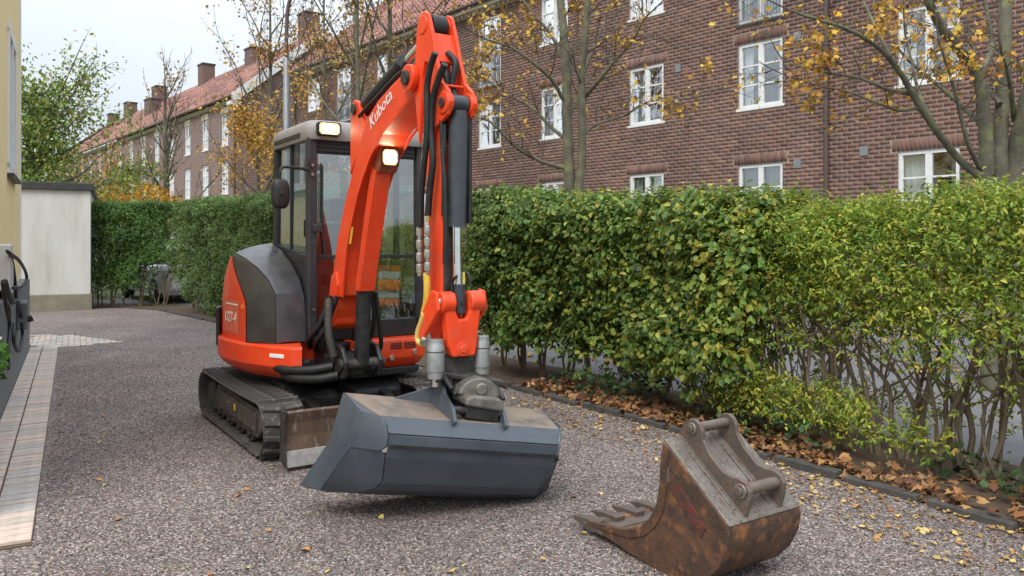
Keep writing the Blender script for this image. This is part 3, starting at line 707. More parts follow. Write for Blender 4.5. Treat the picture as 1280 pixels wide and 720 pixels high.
# glass
gx = CX1 - .045
g1 = MB().add([(gx, CY0 + .075, 1.41), (gx, CY1 - .07, 1.41), (gx - .012, CY1 - .075, 2.21), (gx - .012, CY0 + .08, 2.21)], [(0, 1, 2, 3)]).build('windscreen', CABGLASS, ex)
MB().add([(gx, CY0 + .075, .89), (gx, CY1 - .07, .89), (gx, CY1 - .07, 1.39), (gx, CY0 + .075, 1.39)], [(0, 1, 2, 3)]).build('lower_windscreen', CABGLASS, ex)
MB().add([(CX0 + .06, CY0 + .03, 1.49), (.03, CY0 + .03, 1.46), (.03, CY0 + .035, 2.33), (CX0 + .07, CY0 + .035, 2.33)], [(0, 1, 2, 3)]).build('side_window', CABGLASS, ex)
MB().add([(.03, CY0 + .022, 1.46), (CX1 - .07, CY0 + .022, 1.36), (CX1 - .08, CY0 + .03, 2.33), (.03, CY0 + .03, 2.33)], [(0, 1, 2, 3)]).build('side_window', CABGLASS, ex)
MB().span((.02, CY0 + .012, 1.45), (.045, CY0 + .04, 2.33)).build('window_bar', BLACK, frame, .003)
MB().box((.40, CY0 + .01, 1.62), (.02, .02, .13)).build('window_latch', BLACK, frame, .004)
MB().add([(CX0 + .035, CY0 + .06, 1.35), (CX0 + .035, CY1 - .06, 1.35), (CX0 + .045, CY1 - .06, 2.32), (CX0 + .045, CY0 + .06, 2.32)], [(0, 1, 2, 3)]).build('rear_window', CABGLASS, ex)
MB().add([(CX0 + .07, CY1 - .03, 1.0), (CX1 - .07, CY1 - .03, 1.0), (CX1 - .09, CY1 - .035, 2.32), (CX0 + .08, CY1 - .035, 2.32)], [(0, 1, 2, 3)]).build('door_window', CABGLASS, ex)
# interior
seat = MB(); seat.span((-.25, .08, 1.02), (.18, .50, 1.14)); seat = seat.build('seat', BLACK, ex, .03, seg=3)
MB().prism([(-.30, 1.12), (-.16, 1.12), (-.22, 1.68), (-.32, 1.68)], .10, .48, 'y').build('backrest', BLACK, seat, .03, seg=3)
MB().prism([(-.33, 1.70), (-.25, 1.70), (-.27, 1.90), (-.34, 1.90)], .20, .38, 'y').build('headrest', BLACK, seat, .02)
MB().span((-.2, .14, .79), (.12, .44, 1.02)).build('seat_base', STEELDK, seat, .02)
for y in (-.06, .58):
    c_ = MB().span((-.2, y - .07, .8), (.22, y + .07, 1.16)).build('control_console', BLACK, ex, .03)
    MB().tube([(.16, y, 1.15), (.20, y, 1.27)], .012).build('lever', STEELDK, c_, smooth=50)
    MB().tube([(.20, y, 1.26), (.205, y, 1.30), (.215, y, 1.37), (.22, y, 1.40)], [.02, .028, .032, .014], 12).build('joystick', BLACK, c_, smooth=50)
for y in (.22, .32): MB().tube([(.34, y, .80), (.36, y, 1.10), (.33, y, 1.20)], .013).build('travel_lever', BLACK, ex, smooth=50)
MB().box((.36, -.13, 1.30), (.04, .13, .11), ry=R(-12)).build('monitor', BLACK, ex, .01)
MB().tube([(.37, -.13, 1.0), (.37, -.13, 1.28)], .014).build('monitor_post', BLACK, ex, smooth=50)
MB().tube(spline([(.40, -.16, 1.12), (.42, -.165, 1.4), (.43, -.15, 1.62)]), .012).build('grab_rail', BLACK, ex, smooth=50)
# wiper
wp = MB().tube([(gx + .03, -.13, 1.42), (gx + .028, -.155, 1.75), (gx + .024, -.15, 2.10)], .008, 8).build('wiper', BLACK, ex, smooth=50)
MB().span((gx + .012, -.165, 1.66), (gx + .022, -.15, 2.12)).build('wiper_blade', BLACK, wp)
MB().box((gx + .03, -.20, 1.62), (.05, .07, .06)).build('wiper_motor', CABGREY, wp, .008)
# mirror
mr_ = MB().tube(spline([(CX1, CY0 - .0, 2.06), (.52, -.34, 2.07), (.54, -.47, 2.07), (.55, -.50, 2.03), (.55, -.50, 1.90)], 6), .011, 8).build('mirror_arm', BLACK, ex, smooth=50)
m_c = (.55, -.50, 1.87)
def oval(x, ky, kz, n=20):
    out = []
    for k in range(n):
        t = 2 * math.pi * k / n; cs, sn_ = math.cos(t), math.sin(t)
        out.append((x, m_c[1] + ky * math.copysign(abs(cs) ** .6, cs), m_c[2] + kz * math.copysign(abs(sn_) ** .7, sn_)))
    return out
MB().rings([oval(.53, .058, .100), oval(.545, .068, .112), oval(.575, .064, .108), oval(.592, .045, .085)]).build('mirror_housing', BLACK, mr_, smooth=50)
MB().rings([oval(.527, .054, .096), oval(.5295, .054, .096)]).build('mirror_glass', CHROME, mr_)
MB().cyl((.592, -.5, 1.88), (.612, -.5, 1.88), .016, 10).build('mirror_clamp', STEELDK, mr_, smooth=40)
# cab work light
def lamp_face(x, y, z, hy, hz, parent):                          # rounded bezel, warm reflector rim and a slightly domed lens
    def rr_(dx, k, n=6):
        o = []; r = .5 * hz * k
        for cy, cz, a0 in ((1, 1, 0), (-1, 1, 90), (-1, -1, 180), (1, -1, 270)):
            for q in range(n + 1):
                t = R(a0 + 90 * q / n); o.append((x + dx, y + cy * (hy * k - r) + r * math.cos(t), z + cz * (hz * k - r) + r * math.sin(t)))
        return o
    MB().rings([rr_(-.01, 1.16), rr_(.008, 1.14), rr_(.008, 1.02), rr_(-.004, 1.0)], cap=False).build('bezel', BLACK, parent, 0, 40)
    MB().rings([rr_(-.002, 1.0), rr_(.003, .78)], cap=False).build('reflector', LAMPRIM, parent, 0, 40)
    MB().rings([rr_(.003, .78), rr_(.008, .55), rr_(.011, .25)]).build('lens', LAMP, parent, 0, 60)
MB().span((.51, -.22, 2.325), (.575, -.04, 2.43)).build('work_light', BLACK, roof, .02, seg=3)
lamp_face(.575, -.13, 2.378, .080, .043, roof)
MB().box((.52, -.27, 2.13), (.012, .03, .05)).build('pillar_bracket', CABGREY, frame, .004)
for z in (2.03, 2.10): MB().cyl((CX1 + .0, CY0 + .03, z), (CX1 + .016, CY0 + .03, z), .012, 8).build('bolt', FITTING, frame, smooth=40)
for z in (1.12, 1.30): MB().cyl((CX1 + .006, CY0 + .04, z - .3), (CX1 + .018, CY0 + .04, z - .3), .010, 8).build('bolt', FITTING, frame, smooth=40)
# number sticker low on the screen
MB().box((gx + .004, .02, .985), (.003, .055, .05)).build('screen_sticker', mat('pale_green_sticker', (.45, .6, .48), None, rough=.5), ex)

# --- boom swing bracket with hoses
sb = MB(); sb.prism([(.42, .56), (.72, .50), (1.02, .54), (1.06, .66), (.98, .76), (.74, .80), (.70, .98), (.58, .98), (.52, .78), (.42, .72)], -.20, -.165, 'y')
sb.prism([(.42, .56), (.72, .50), (1.02, .54), (1.06, .66), (.98, .76), (.74, .80), (.70, .98), (.58, .98), (.52, .78), (.42, .72)], .065, .10, 'y')
sb.prism([(.50, .54), (.86, .52), (.86, .66), (.50, .70)], -.165, .065, 'y')
sbo = sb.build('swing_bracket', BLACK, ex, .012)
MB().cyl((.66, -.23, .93), (.66, .13, .93), .045, 18).build('foot_pin', STEELDK, sbo, .004, 40)
MB().cyl((1.0, -.22, .64), (1.0, .12, .64), .04, 18).build('cylinder_pin', STEELDK, sbo, .004, 40)
MB().tube([(.55, -.05, .46), (.55, -.05, .74)], .09, 20).build('swing_post', BLACK, sbo, .01, 40)
MB().box((.84, -.20, .63), (.30, .04, .10)).build('step_plate', BLACK, sbo, .01)
MB().tube(spline([(.95, -.24, .70), (.93, -.27, .86), (.90, -.26, 1.06), (.885, -.25, 1.10)], 6), [.03] * 18 + [.035], 10).build('hose_guide', STEELDK, sbo, smooth=50)
for pts, r in (([(.45, -.52, .60), (.62, -.50, .585), (.80, -.36, .59), (.9, -.22, .62)], .034), ([(.42, -.45, .56), (.66, -.46, .53), (.85, -.33, .53), (.95, -.2, .56)], .034),
               ([(.44, -.36, .64), (.6, -.40, .62), (.78, -.34, .64)], .028),
               ([(.48, -.25, .72), (.62, -.30, .80), (.74, -.26, .92), (.78, -.2, 1.12)], .022), ([(.52, -.22, .70), (.70, -.27, .78), (.80, -.24, .90), (.86, -.18, 1.12)], .02),
               ([(.6, .10, .68), (.75, .13, .8), (.84, .12, .98), (.88, .08, 1.2)], .02), ([(.7, .12, .62), (.9, .14, .72), (.98, .10, .9), (1.0, .06, 1.15)], .017)):
    MB().tube(spline(pts, 8), r, 10).build('hose', HOSE, sbo, smooth=60)
for k in range(6): MB().tube([(.92 + .01 * k, -.19 + .045 * k, .60), (.96 + .01 * k, -.19 + .045 * k, .615)], .022, 10).build('hose_fitting', STEELDK, sbo, smooth=40)

# --- boom
bx = [(.60, .90), (.63, 1.06), (.68, 1.25), (.78, 1.53), (.94, 1.82), (1.10, 2.06), (1.22, 2.25), (1.34, 2.36), (1.50, 2.445), (1.72, 2.515), (1.98, 2.585), (2.07, 2.575), (2.12, 2.52), (2.11, 2.45), (2.04, 2.40),
      (1.82, 2.32), (1.58, 2.22), (1.40, 2.10), (1.27, 1.97), (1.16, 1.83), (1.04, 1.62), (.96, 1.45), (.915, 1.27), (.89, 1.12), (.80, 1.10), (.765, 1.02), (.74, .90), (.69, .86), (.63, .86)]
boom = MB().prism(bx, -.15, .05, 'y').build('boom', ORANGE, ex, .012)
MB().prism([(.62, .88), (.72, .88), (.78, 1.02), (.83, 1.2), (.80, 1.3), (.70, 1.27), (.63, 1.02)], -.168, .068, 'y').build('boom_foot', ORANGE, boom, .01)
# reinforcing lips along the underside
for y in (-.155, .055):
    lip = MB(); idx = [15, 16, 17, 18, 19, 20, 21, 22, 23]
    pts = [bx[i] for i in idx]
    for a_, b_ in zip(pts[:-1], pts[1:]):
        lip.prism([a_, b_, (b_[0] + .02, b_[1] - .008), (a_[0] + .02, a_[1] - .008)], y - .006, y + .006, 'y')
    lip.build('boom_lip', ORANGE, boom)
lg = MB()
for y in (-.10, .0): lg.prism([(.95, 2.0), (1.22, 2.28), (1.10, 2.50), (1.03, 2.53), (.97, 2.50), (.96, 2.42)], y - .018, y + .018, 'y')
lgo = lg.build('cylinder_lug', ORANGE, boom, .006)
MB().cyl((1.035, -.135, 2.46), (1.035, .035, 2.46), .04, 18).build('lug_pin', STEELDK, boom, .004, 40)
for y in (-.175, .06): MB().cyl((2.03, y - .02, 2.50), (2.03, y + .02, 2.50), .085, 24).build('boom_tip_boss', ORANGE, boom, .008, 40)
MB().cyl((2.03, -.215, 2.50), (2.03, -.19, 2.50), .045, 18).build('tip_pin', STEELDK, boom, .004, 40)
# lettering on the right-hand side of the boom
tdir = Vector((1.90 - 1.34, 0, 2.50 - 2.235)).normalized()
place_text('Kubota', .128, Vector((1.40, -.1535, 2.265)), tdir, (0, -1, 0), 'boom_lettering', DECAL, boom, 1.0)
MB().prism([(1.02, 1.50), (1.055, 1.50), (1.10, 1.62), (1.065, 1.62)], -.1535, -.1515, 'y').build('warning_label', YELLOW, boom)
# boom cylinder and its guard
bc = MB().tube([(1.0, -.05, .64), (1.03, -.05, 1.0), (1.065, -.05, 1.28)], .055, 20).build('boom_cylinder', BLACK, ex, smooth=40)
MB().tube([(1.06, -.05, 1.25), (1.33, -.05, 2.02)], .028, 14).build('piston_rod', CHROME, bc, smooth=40)
gd = MB(); gp = [(1.045, 1.17), (1.10, 1.17), (1.16, 1.35), (1.26, 1.66), (1.38, 2.00), (1.33, 2.03), (1.21, 1.70), (1.11, 1.38)]
gd.prism([(1.085, 1.165), (1.12, 1.165), (1.18, 1.35), (1.285, 1.66), (1.40, 1.99), (1.37, 2.0), (1.25, 1.67), (1.145, 1.36)], -.118, .0, 'y')
for y in (-.118, -.008): gd.prism(gp, y, y + .008, 'y')
gd.build('cylinder_guard', ORANGE, bc, .008)
# boom work light
wl = MB().prism([(1.34, 1.98), (1.43, 1.98), (1.475, 2.03), (1.475, 2.14), (1.42, 2.16), (1.34, 2.12)], -.115, .025, 'y').build('boom_work_light', mat('lamp_housing', (.34, .075, .03), (.22, .06, .03), 20, .5), boom, .012)
lamp_face(1.475, -.045, 2.083, .058, .052, wl)
MB().box((1.43, .055, 2.15), (.02, .06, .015)).build('lamp_bracket', STEELDK, wl, .003)
# arm cylinder
ac = MB().tube([(1.03, -.05, 2.465), (1.08, -.05, 2.48), (1.70, -.05, 2.665)], [.03, .052, .052], 20).build('arm_cylinder', BLACK, ex, smooth=40)
MB().tube([(1.66, -.05, 2.652), (1.72, -.05, 2.671)], .060, 20).build('cylinder_gland', BLACK, ac, .004, 40)
MB().tube([(1.70, -.05, 2.665), (2.13, -.05, 2.795)], .027, 16).build('piston_rod', CHROME, ac, smooth=40)
MB().cyl((2.15, -.105, 2.80), (2.15, -.01, 2.80), .070, 22).build('rod_eye', BLACK, ac, .006, 40)
MB().tube(spline([(1.12, -.118, 2.40), (1.4, -.12, 2.475), (1.75, -.12, 2.575), (1.9, -.1, 2.60)], 6), .014, 8).build('arm_hose', HOSE, ac, smooth=50)

# --- arm
arm = MB().prism([(2.10, 2.60), (2.13, 2.40), (2.14, 2.16), (2.16, 1.76), (2.19, 1.34), (2.185, .98), (2.22, .92), (2.30, .92), (2.34, 1.0), (2.345, 1.6), (2.335, 2.05), (2.30, 2.28), (2.20, 2.58)], -.125, .008, 'y').build('arm', ORANGE, ex, .008)
plate = [(2.07, 2.86), (2.10, 2.93), (2.16, 2.95), (2.21, 2.92), (2.26, 2.78), (2.31, 2.60), (2.37, 2.43), (2.45, 2.37), (2.48, 2.30), (2.45, 2.23), (2.38, 2.20), (2.30, 2.17), (2.25, 2.05),
         (2.24, 2.22), (2.265, 2.40), (2.22, 2.58), (2.17, 2.60), (2.14, 2.50), (2.12, 2.30), (2.10, 2.10), (2.06, 2.30), (2.03, 2.48), (2.05, 2.66)]
plate = [(x, z if z < 2.45 else 2.45 + (z - 2.45) * .86) for x, z in plate]
for y in (-.135, .02):
    MB().prism(plate, y - .012, y + .012, 'y').build('arm_side_plate', ORANGE, arm, .005)
    s_ = -1 if y < 0 else 1
    MB().cyl((2.41, y - .022, 2.30), (2.41, y + .022, 2.30), .066, 22).build('pin_boss', ORANGE, arm, .008, 40)
    MB().cyl((2.41, y + s_ * .022, 2.30), (2.41, y + s_ * .036, 2.30), .03, 12).build('pin_cap', STEELDK, arm, .004, 40)
    MB().cyl((2.15, y - .018, 2.80), (2.15, y + .018, 2.80), .058, 20).build('pin_boss', ORANGE, arm, .006, 40)
MB().prism([(2.215, 2.74), (2.235, 2.74), (2.30, 2.56), (2.28, 2.56)], -.125, .01, 'y').build('cross_plate', ORANGE, arm, .004)
MB().cyl((2.36, -.13, 2.41), (2.36, .015, 2.41), .008, 8).build('cross_bar', ORANGE, arm, smooth=40)
MB().tube(spline([(2.28, -.05, 2.62), (2.34, -.03, 2.55), (2.33, -.05, 2.42), (2.37, -.03, 2.32)], 6), .02, 8).build('arm_hose', HOSE, arm, smooth=50)
MB().tube(spline([(2.27, -.09, 2.58), (2.32, -.08, 2.46), (2.30, -.09, 2.3), (2.33, -.09, 2.1)], 6), .02, 8).build('arm_hose', HOSE, arm, smooth=50)
MB().box((2.352, -.09, 1.50), (.012, .05, .62)).build('hose_cover', STEELDK, arm, .003)
# bucket cylinder
bk = MB().tube([(2.41, -.05, 2.26), (2.41, -.05, 2.18), (2.385, -.05, 1.62), (2.384, -.05, 1.60)], [.05, .058, .058, .063], 22).build('bucket_cylinder', CYLGREY, ex, smooth=40)
MB().tube([(2.41, -.108, 2.30), (2.41, -.006, 2.30)], .052, 20).build('cylinder_eye', CYLGREY, bk, .006, 40)
MB().tube([(2.385, -.05, 1.60), (2.40, -.05, 1.22)], .029, 18).build('piston_rod', CHROME, bk, smooth=40)
MB().tube([(2.40, -.05, 1.27), (2.41, -.05, 1.10)], .042, 18).build('rod_end', CYLGREY, bk, .006, 40)
MB().cyl((2.448, -.05, 1.165), (2.456, -.05, 1.165), .012, 10).build('grease_nipple', BLACK, bk, smooth=40)
MB().tube([(2.45, .0, 2.2), (2.43, .012, 1.62)], .011, 8).build('oil_pipe', BLACK, bk, smooth=50)
MB().tube([(2.42, .018, 2.22), (2.40, .02, 1.62)], .013, 8).build('oil_pipe', BLACK, bk, smooth=50)
MB().tube([(2.38, -.125, 2.18), (2.36, -.125, 1.66)], .013, 8).build('oil_pipe', BLACK, bk, smooth=50)
# bucket link
lk = MB().prism([(-.165, 1.225), (-.095, 1.225), (-.095, 1.12), (-.075, 1.075), (-.025, 1.075), (-.005, 1.12), (-.005, 1.225), (.07, 1.225), (.07, 1.13), (.055, 1.02), (.045, .92), (.03, .86), (-.115, .86), (-.14, .92), (-.15, 1.02), (-.165, 1.13)],
                2.385, 2.46, 'x').build('bucket_link', ORANGE, ex, .012)
for y0, y1 in ((-.185, -.10), (.0, .095)): MB().cyl((2.42, y0, 1.17), (2.42, y1, 1.17), .062, 22).build('link_boss', ORANGE, lk, .01, 40)
MB().cyl((2.42, -.20, 1.17), (2.42, -.183, 1.17), .036, 14).build('link_pin', FITTING, lk, .004, 40)
MB().cyl((2.46, -.05, .905), (2.475, -.05, .905), .024, 14).build('pin_bolt', ORANGE, lk, .004, 40)
MB().cyl((2.46, -.05, .905), (2.465, -.05, .905), .042, 18).build('pin_cover', ORANGE, lk, .004, 40)
MB().prism([(2.18, 1.00), (2.26, .94), (2.46, 1.13), (2.44, 1.23), (2.38, 1.24)], -.215, -.190, 'y').build('side_link', ORANGE, lk, .008)
MB().prism([(2.18, 1.00), (2.26, .94), (2.46, 1.13), (2.44, 1.23), (2.38, 1.24)], .095, .115, 'y').build('side_link', ORANGE, lk, .008)

# hoses down the arm
def hose(pts, b, r, name='arm_hose', m=HOSE, n=10):
    return MB().tube(spline([az(x, y, b) for x, y in pts], 7), r, n).build(name, m, arm, smooth=60)
hose([(544, 66), (538, 84), (534, 108), (534, 140), (533, 175), (529, 215), (526, 250), (525, 284)], -.20, .019)
hose([(556, 80), (548, 100), (541, 125), (539, 160), (541, 200), (537, 240), (535, 270)], -.175, .020)
hose([(552, 150), (553, 185), (556, 230), (557, 290), (556, 330)], -.135, .014)
hose([(535, 270), (535, 278)], -.18, .014, 'hose_coupling', mat('brass', (.55, .40, .16), None, rough=.35, metal=.8))
for x, ys in ((524.5, (284, 300, 316, 330)), (534.5, (282, 297, 312, 328))):
    for k, y in enumerate(ys):
        b = -.19
        p, q = az(x, y, b), az(x, y + 11, b)
        MB().tube([p, q], .022, 8).build('hose_coupling', FITTING, arm, .003, 30)
        MB().tube([az(x, y - 2, b), az(x, y + 15, b)], .013, 8).build('coupling_core', FITTING, arm, smooth=40)
hose([(533, 341), (534, 360), (533, 378), (530, 392)], -.19, .021, 'yellow_hose', YELLOW)
hose([(530, 392), (527, 402), (523, 414), (522, 424), (526, 429), (537, 430)], -.21, .017, 'yellow_pipe', YELLOWPALE)
hose([(580, 340), (580, 364)], -.02, .006, 'yellow_wire', YELLOWPALE)
hose([(571, 345), (566, 352), (565, 365)], -.10, .008, 'thin_hose')
hose([(578, 338), (586, 345), (588, 358)], .03, .008, 'thin_hose')

# --- tiltrotator and coupler
tl = MB().prism([(-.15, .86), (.05, .86), (.06, .80), (.14, .77), (.14, .735), (-.24, .735), (-.24, .77), (-.16, .80)], 2.24, 2.42, 'x').build('tiltrotator', STEELDK, ex, .015)
for y in (-.20, .10):
    c_ = MB().tube([(2.41, y, .745), (2.41, y, .785), (2.41, y, .785), (2.41, y, .930), (2.41, y, .935), (2.41, y, .965)], [.046, .046, .050, .050, .047, .047], 24).build('tilt_cylinder', ALU, tl, .004, 40)
    MB().tube([(2.41, y, .70), (2.41, y, .75)], .022, 14).build('tilt_rod', CHROME, c_, smooth=40)
    MB().tube([(2.41, y, .895), (2.41, y, .90)], .052, 24).build('cylinder_band', STEELDK, c_, smooth=40)
MB().tube([(2.36, -.25, .955), (2.39, -.25, .945)], .026, 10).build('hose_fitting', FITTING, tl, smooth=40)
MB().tube(spline([az(597, 497, .10), az(604, 501, .10), az(611, 494, .10), az(610, 484, .10), az(603, 478, .10)], 6), .013, 8).build('lifting_hook', YELLOW, tl, smooth=50)
MB().tube(spline([az(600, 480, .06), az(608, 486, .08), az(606, 494, .1)], 6), .012, 8).build('hook_latch', STEELDK, tl, smooth=50)
MB().tube([az(612, 500, .12), az(624, 503, .16)], .034, 14).build('coupler_pin', BLACK, tl, .006, 40)

# --- grading bucket on the coupler (own frame u right, v to camera, w up)
th, tilt = R(25), R(9.5)
Wm = Matrix.Translation((-.253, 4.18, 0)) @ Matrix.Rotation(th, 4, 'Z') @ Matrix.Rotation(tilt, 4, 'Y') @ Matrix.Diagonal((1, -1, 1, 1))
EXM = Matrix.Translation((EO[0], EO[1], 0)) @ Matrix.Rotation(math.atan2(EF[1], EF[0]), 4, 'Z')
BM = EXM.inverted() @ Wm                                         # bucket coordinates -> machine coordinates
def bmesh_add(verts, faces, name, m, parent, thick=.012, bevel=.003, smooth=None):
    o = MB().add(verts, faces, BM).build(name, m, parent, 0, smooth)
    if thick:
        so2 = o.modifiers.new('thickness', 'SOLIDIFY'); so2.thickness = thick; so2.offset = 0
    if bevel:
        bv = o.modifiers.new('bevel', 'BEVEL'); bv.width = bevel; bv.segments = 2; bv.angle_limit = R(30)
    return o
prof = [(-.60, .020, .755), (-.42, .047, .655), (-.25, .085, .525), (-.14, .14, .477), (-.09, .19, .458), (-.02, .335, .487), (0, .395, .491), (0, .452, .494), (-.08, .525, .535), (-.50, .562, .63)]
top = prof[-2:]; wall_ = prof[2:9]
bkt = bmesh_add([(s * p[2], p[0], p[1]) for p in prof[4:8] for s in (-1, 1)], [(2 * i, 2 * i + 1, 2 * i + 3, 2 * i + 2) for i in range(3)], 'grading_bucket', BUCKETGREY, ex, .014)
bmesh_add([(s * p[2], p[0], p[1]) for p in prof[7:9] for s in (-1, 1)], [(0, 1, 3, 2)], 'upper_back_plate', BUCKETGREY, bkt, .02)
bmesh_add([(s * p[2], p[0], p[1]) for p in prof[8:10] for s in (-1, 1)], [(0, 1, 3, 2)], 'top_plate', BUCKETTOP, bkt, .014)
bmesh_add([(s * p[2], p[0], p[1]) for p in prof[1:5] for s in (-1, 1)], [(2 * i, 2 * i + 1, 2 * i + 3, 2 * i + 2) for i in range(3)], 'floor_plate', BUCKETGREY, bkt, .014)
bmesh_add([(s * p[2], p[0], p[1]) for p in prof[0:2] for s in (-1, 1)], [(0, 1, 3, 2)], 'cutting_edge', BLADEEDGE, bkt, .025)  # highlight along the lip is put into the colour by this paler material
bmesh_add([(-.486, .009, .388), (.486, .009, .388), (.488, .009, .402), (-.488, .009, .402)], [(0, 1, 2, 3)], 'weld_seam', BLACK, bkt, .008, 0)
for s in (-1, 1):
    # upper ear (proud plate), lower cheek, mouth flange
    lq = 1.0 if s < 0 else .95
    N_ = (s * .524, -.02, .361); C0, C1, C2 = (s * .603, -.20, .520), (s * .622, -.20, .332), (s * .702 * lq, -.38, .055)
    M0, M1, M2 = (s * .632, -.50, .566), (s * .668, -.48, .300), (s * .768 * lq, -.59, .020)
    bmesh_add([(s * .536, -.085, .528), (s * .512, -.02, .500), (s * .500, .006, .448), (s * .497, .006, .392), N_, C1, C0, M0], [(0, 1, 2, 6), (2, 3, 4, 5, 6), (0, 6, 7)], 'ear_plate', BUCKETGREY, bkt, .016, .003, 50)
    bmesh_add([(s * .530, -.03, .372), (s * .489, -.025, .332), (s * .462, -.09, .190), (s * .482, -.14, .140), (s * .530, -.25, .085), (s * .658 * lq, -.40, .046), C2, (C1[0], C1[1] - .012, C1[2] - .004)], [(0, 1, 7), (1, 2, 7), (2, 3, 7), (3, 4, 7), (4, 5, 6, 7)], 'cheek_plate', BUCKETGREY, bkt, .014, .003, 60)
    bmesh_add([C0, M0, M1, M2, C2, C1], [(0, 1, 2, 5), (5, 2, 3, 4)], 'mouth_flange', BUCKETGREY, bkt, .016, .003, 60)
# hitch cheeks on top
def BMB(q): return MB().add(q.v, q.f, BM)
for u in (-.128, .178):
    BMB(MB().prism([(-.48, .560), (-.06, .522), (-.04, .515), (-.03, .535), (-.09, .60), (-.17, .625), (-.24, .65), (-.33, .725), (-.40, .735), (-.45, .70)], u - .010, u + .010, 'x')).build('hitch_plate', BUCKETGREY, bkt, .004)
BMB(MB().cyl((-.118, -.12, .585), (.168, -.12, .585), .020, 14)).build('hitch_pin', STEELDK, bkt, smooth=40)
BMB(MB().cyl((-.118, -.38, .685), (.168, -.38, .685), .020, 14)).build('hitch_pin', STEELDK, bkt, smooth=40)
BMB(MB().add([(-.36, -.47, .562), (-.138, -.42, .562), (-.138, -.42, .66), (-.138, -.435, .66), (-.138, -.435, .562), (-.36, -.485, .562)], [(0, 1, 2), (5, 3, 4), (0, 2, 3, 5), (1, 4, 3, 2), (0, 5, 4, 1)])).build('gusset', BUCKETGREY, bkt, .002)

# rotor housing and quick coupler sit over the bucket and share its tilt
dome = [(.05 + .125 * math.cos(t), .66 + .105 * math.sin(t)) for t in np.linspace(0, math.pi, 13)]
BMB(MB().prism([(p[0], -.0 + p[1]) for p in dome], -.24, -.14, 'x')) if False else None
def yprism(poly, v0, v1):                                        # (u, w) outline extruded along v
    n = len(poly); return MB().add([(p[0], v0, p[1]) for p in poly] + [(p[0], v1, p[1]) for p in poly], [tuple(range(n)), tuple(range(2 * n - 1, n - 1, -1))] + [(i, i + n, (i + 1) % n + n, (i + 1) % n) for i in range(n)], BM)
yprism(dome, -.30, -.17).build('rotor_housing', CASTGREY, tl, .010)
yprism([(.05 + (u - .05) * 1.13, .66 + (w_ - .66) * 1.14) for u, w_ in dome], -.36, -.28).build('rotor_flange', STEELDK, tl, .01)
yprism([(.05 + .032 * math.cos(t), .705 + .032 * math.sin(t)) for t in np.linspace(0, 2 * math.pi, 18, endpoint=False)], -.175, -.155).build('centre_bolt', FITTING, tl, .004)
yprism([(-.06, .615), (.165, .600), (.172, .625), (.165, .655), (.14, .668), (-.03, .672), (-.06, .655)], -.31, -.085).build('coupler_block', CASTGREY, tl, .012)
yprism([(-.045, .545), (.155, .535), (.155, .605), (-.045, .618)], -.34, -.10).build('coupler_jaw', BLACK, tl, .008)
yprism([(-.10, .58), (.15, .58), (.15, .70), (-.10, .70)], -.46, -.33).build('coupler_base', BLACK, tl, .01)
yprism([(-.20, .70), (-.12, .735), (.20, .72), (.26, .70), (.22, .755), (-.16, .77)], -.40, -.24).build('swivel_plate', STEELDK, tl, .01)
for k, (u0, w0) in enumerate(((-.10, .66), (-.13, .69), (.19, .66))):
    MB().add(*(lambda q: (q.v, q.f))(MB().tube(spline([(u0, -.15, w0), (u0 - .02, -.22, w0 + .05), (u0 + .03, -.30, w0 + .08)], 5), .013, 8)), BM).build('coupler_hose', HOSE, tl, smooth=50)

# hi-vis jacket hung inside the cab
jk = empty('hivis_jacket', (0, 0, 0), 0, 'orange and silver high visibility jacket hanging behind the lower windscreen', 'jacket')
jk.location = EXM @ Vector((.36, .455, .985)); jk.rotation_euler = ex.rotation_euler
HV = mat('hivis_orange', (.95, .22, .03), (.9, .17, .02), 12, .8, 0, .4, 30)
SIL = mat('silver_band', (.75, .76, .74), (.6, .61, .6), 30, .45, 0, .4, 40)
def cloth(z0, z1, m, name, x=0.0):
    vs, fs = [], []; nn = 9
    for k in range(4):
        z = z0 + (z1 - z0) * k / 3
        for i in range(nn): vs.append((x + .012 * math.sin(i * 1.1 + z * 6), -.10 + .20 * i / (nn - 1), z + .005 * math.sin(i * .7)))
    for k in range(3):
        for i in range(nn - 1): fs.append((k * nn + i, k * nn + i + 1, (k + 1) * nn + i + 1, (k + 1) * nn + i))
    o = MB().add(vs, fs).build(name, m, jk, 0, 180); s = o.modifiers.new('thickness', 'SOLIDIFY'); s.thickness = .02; return o
cloth(.0, .06, HV, 'hem'); cloth(.06, .13, SIL, 'reflective_band'); cloth(.13, .22, HV, 'body_fabric'); cloth(.22, .29, SIL, 'reflective_band'); cloth(.29, .34, HV, 'shoulder')
MB().tube([(0, -.03, .34), (-.02, -.01, .42)], .005, 6).build('hanger_loop', BLACK, jk)

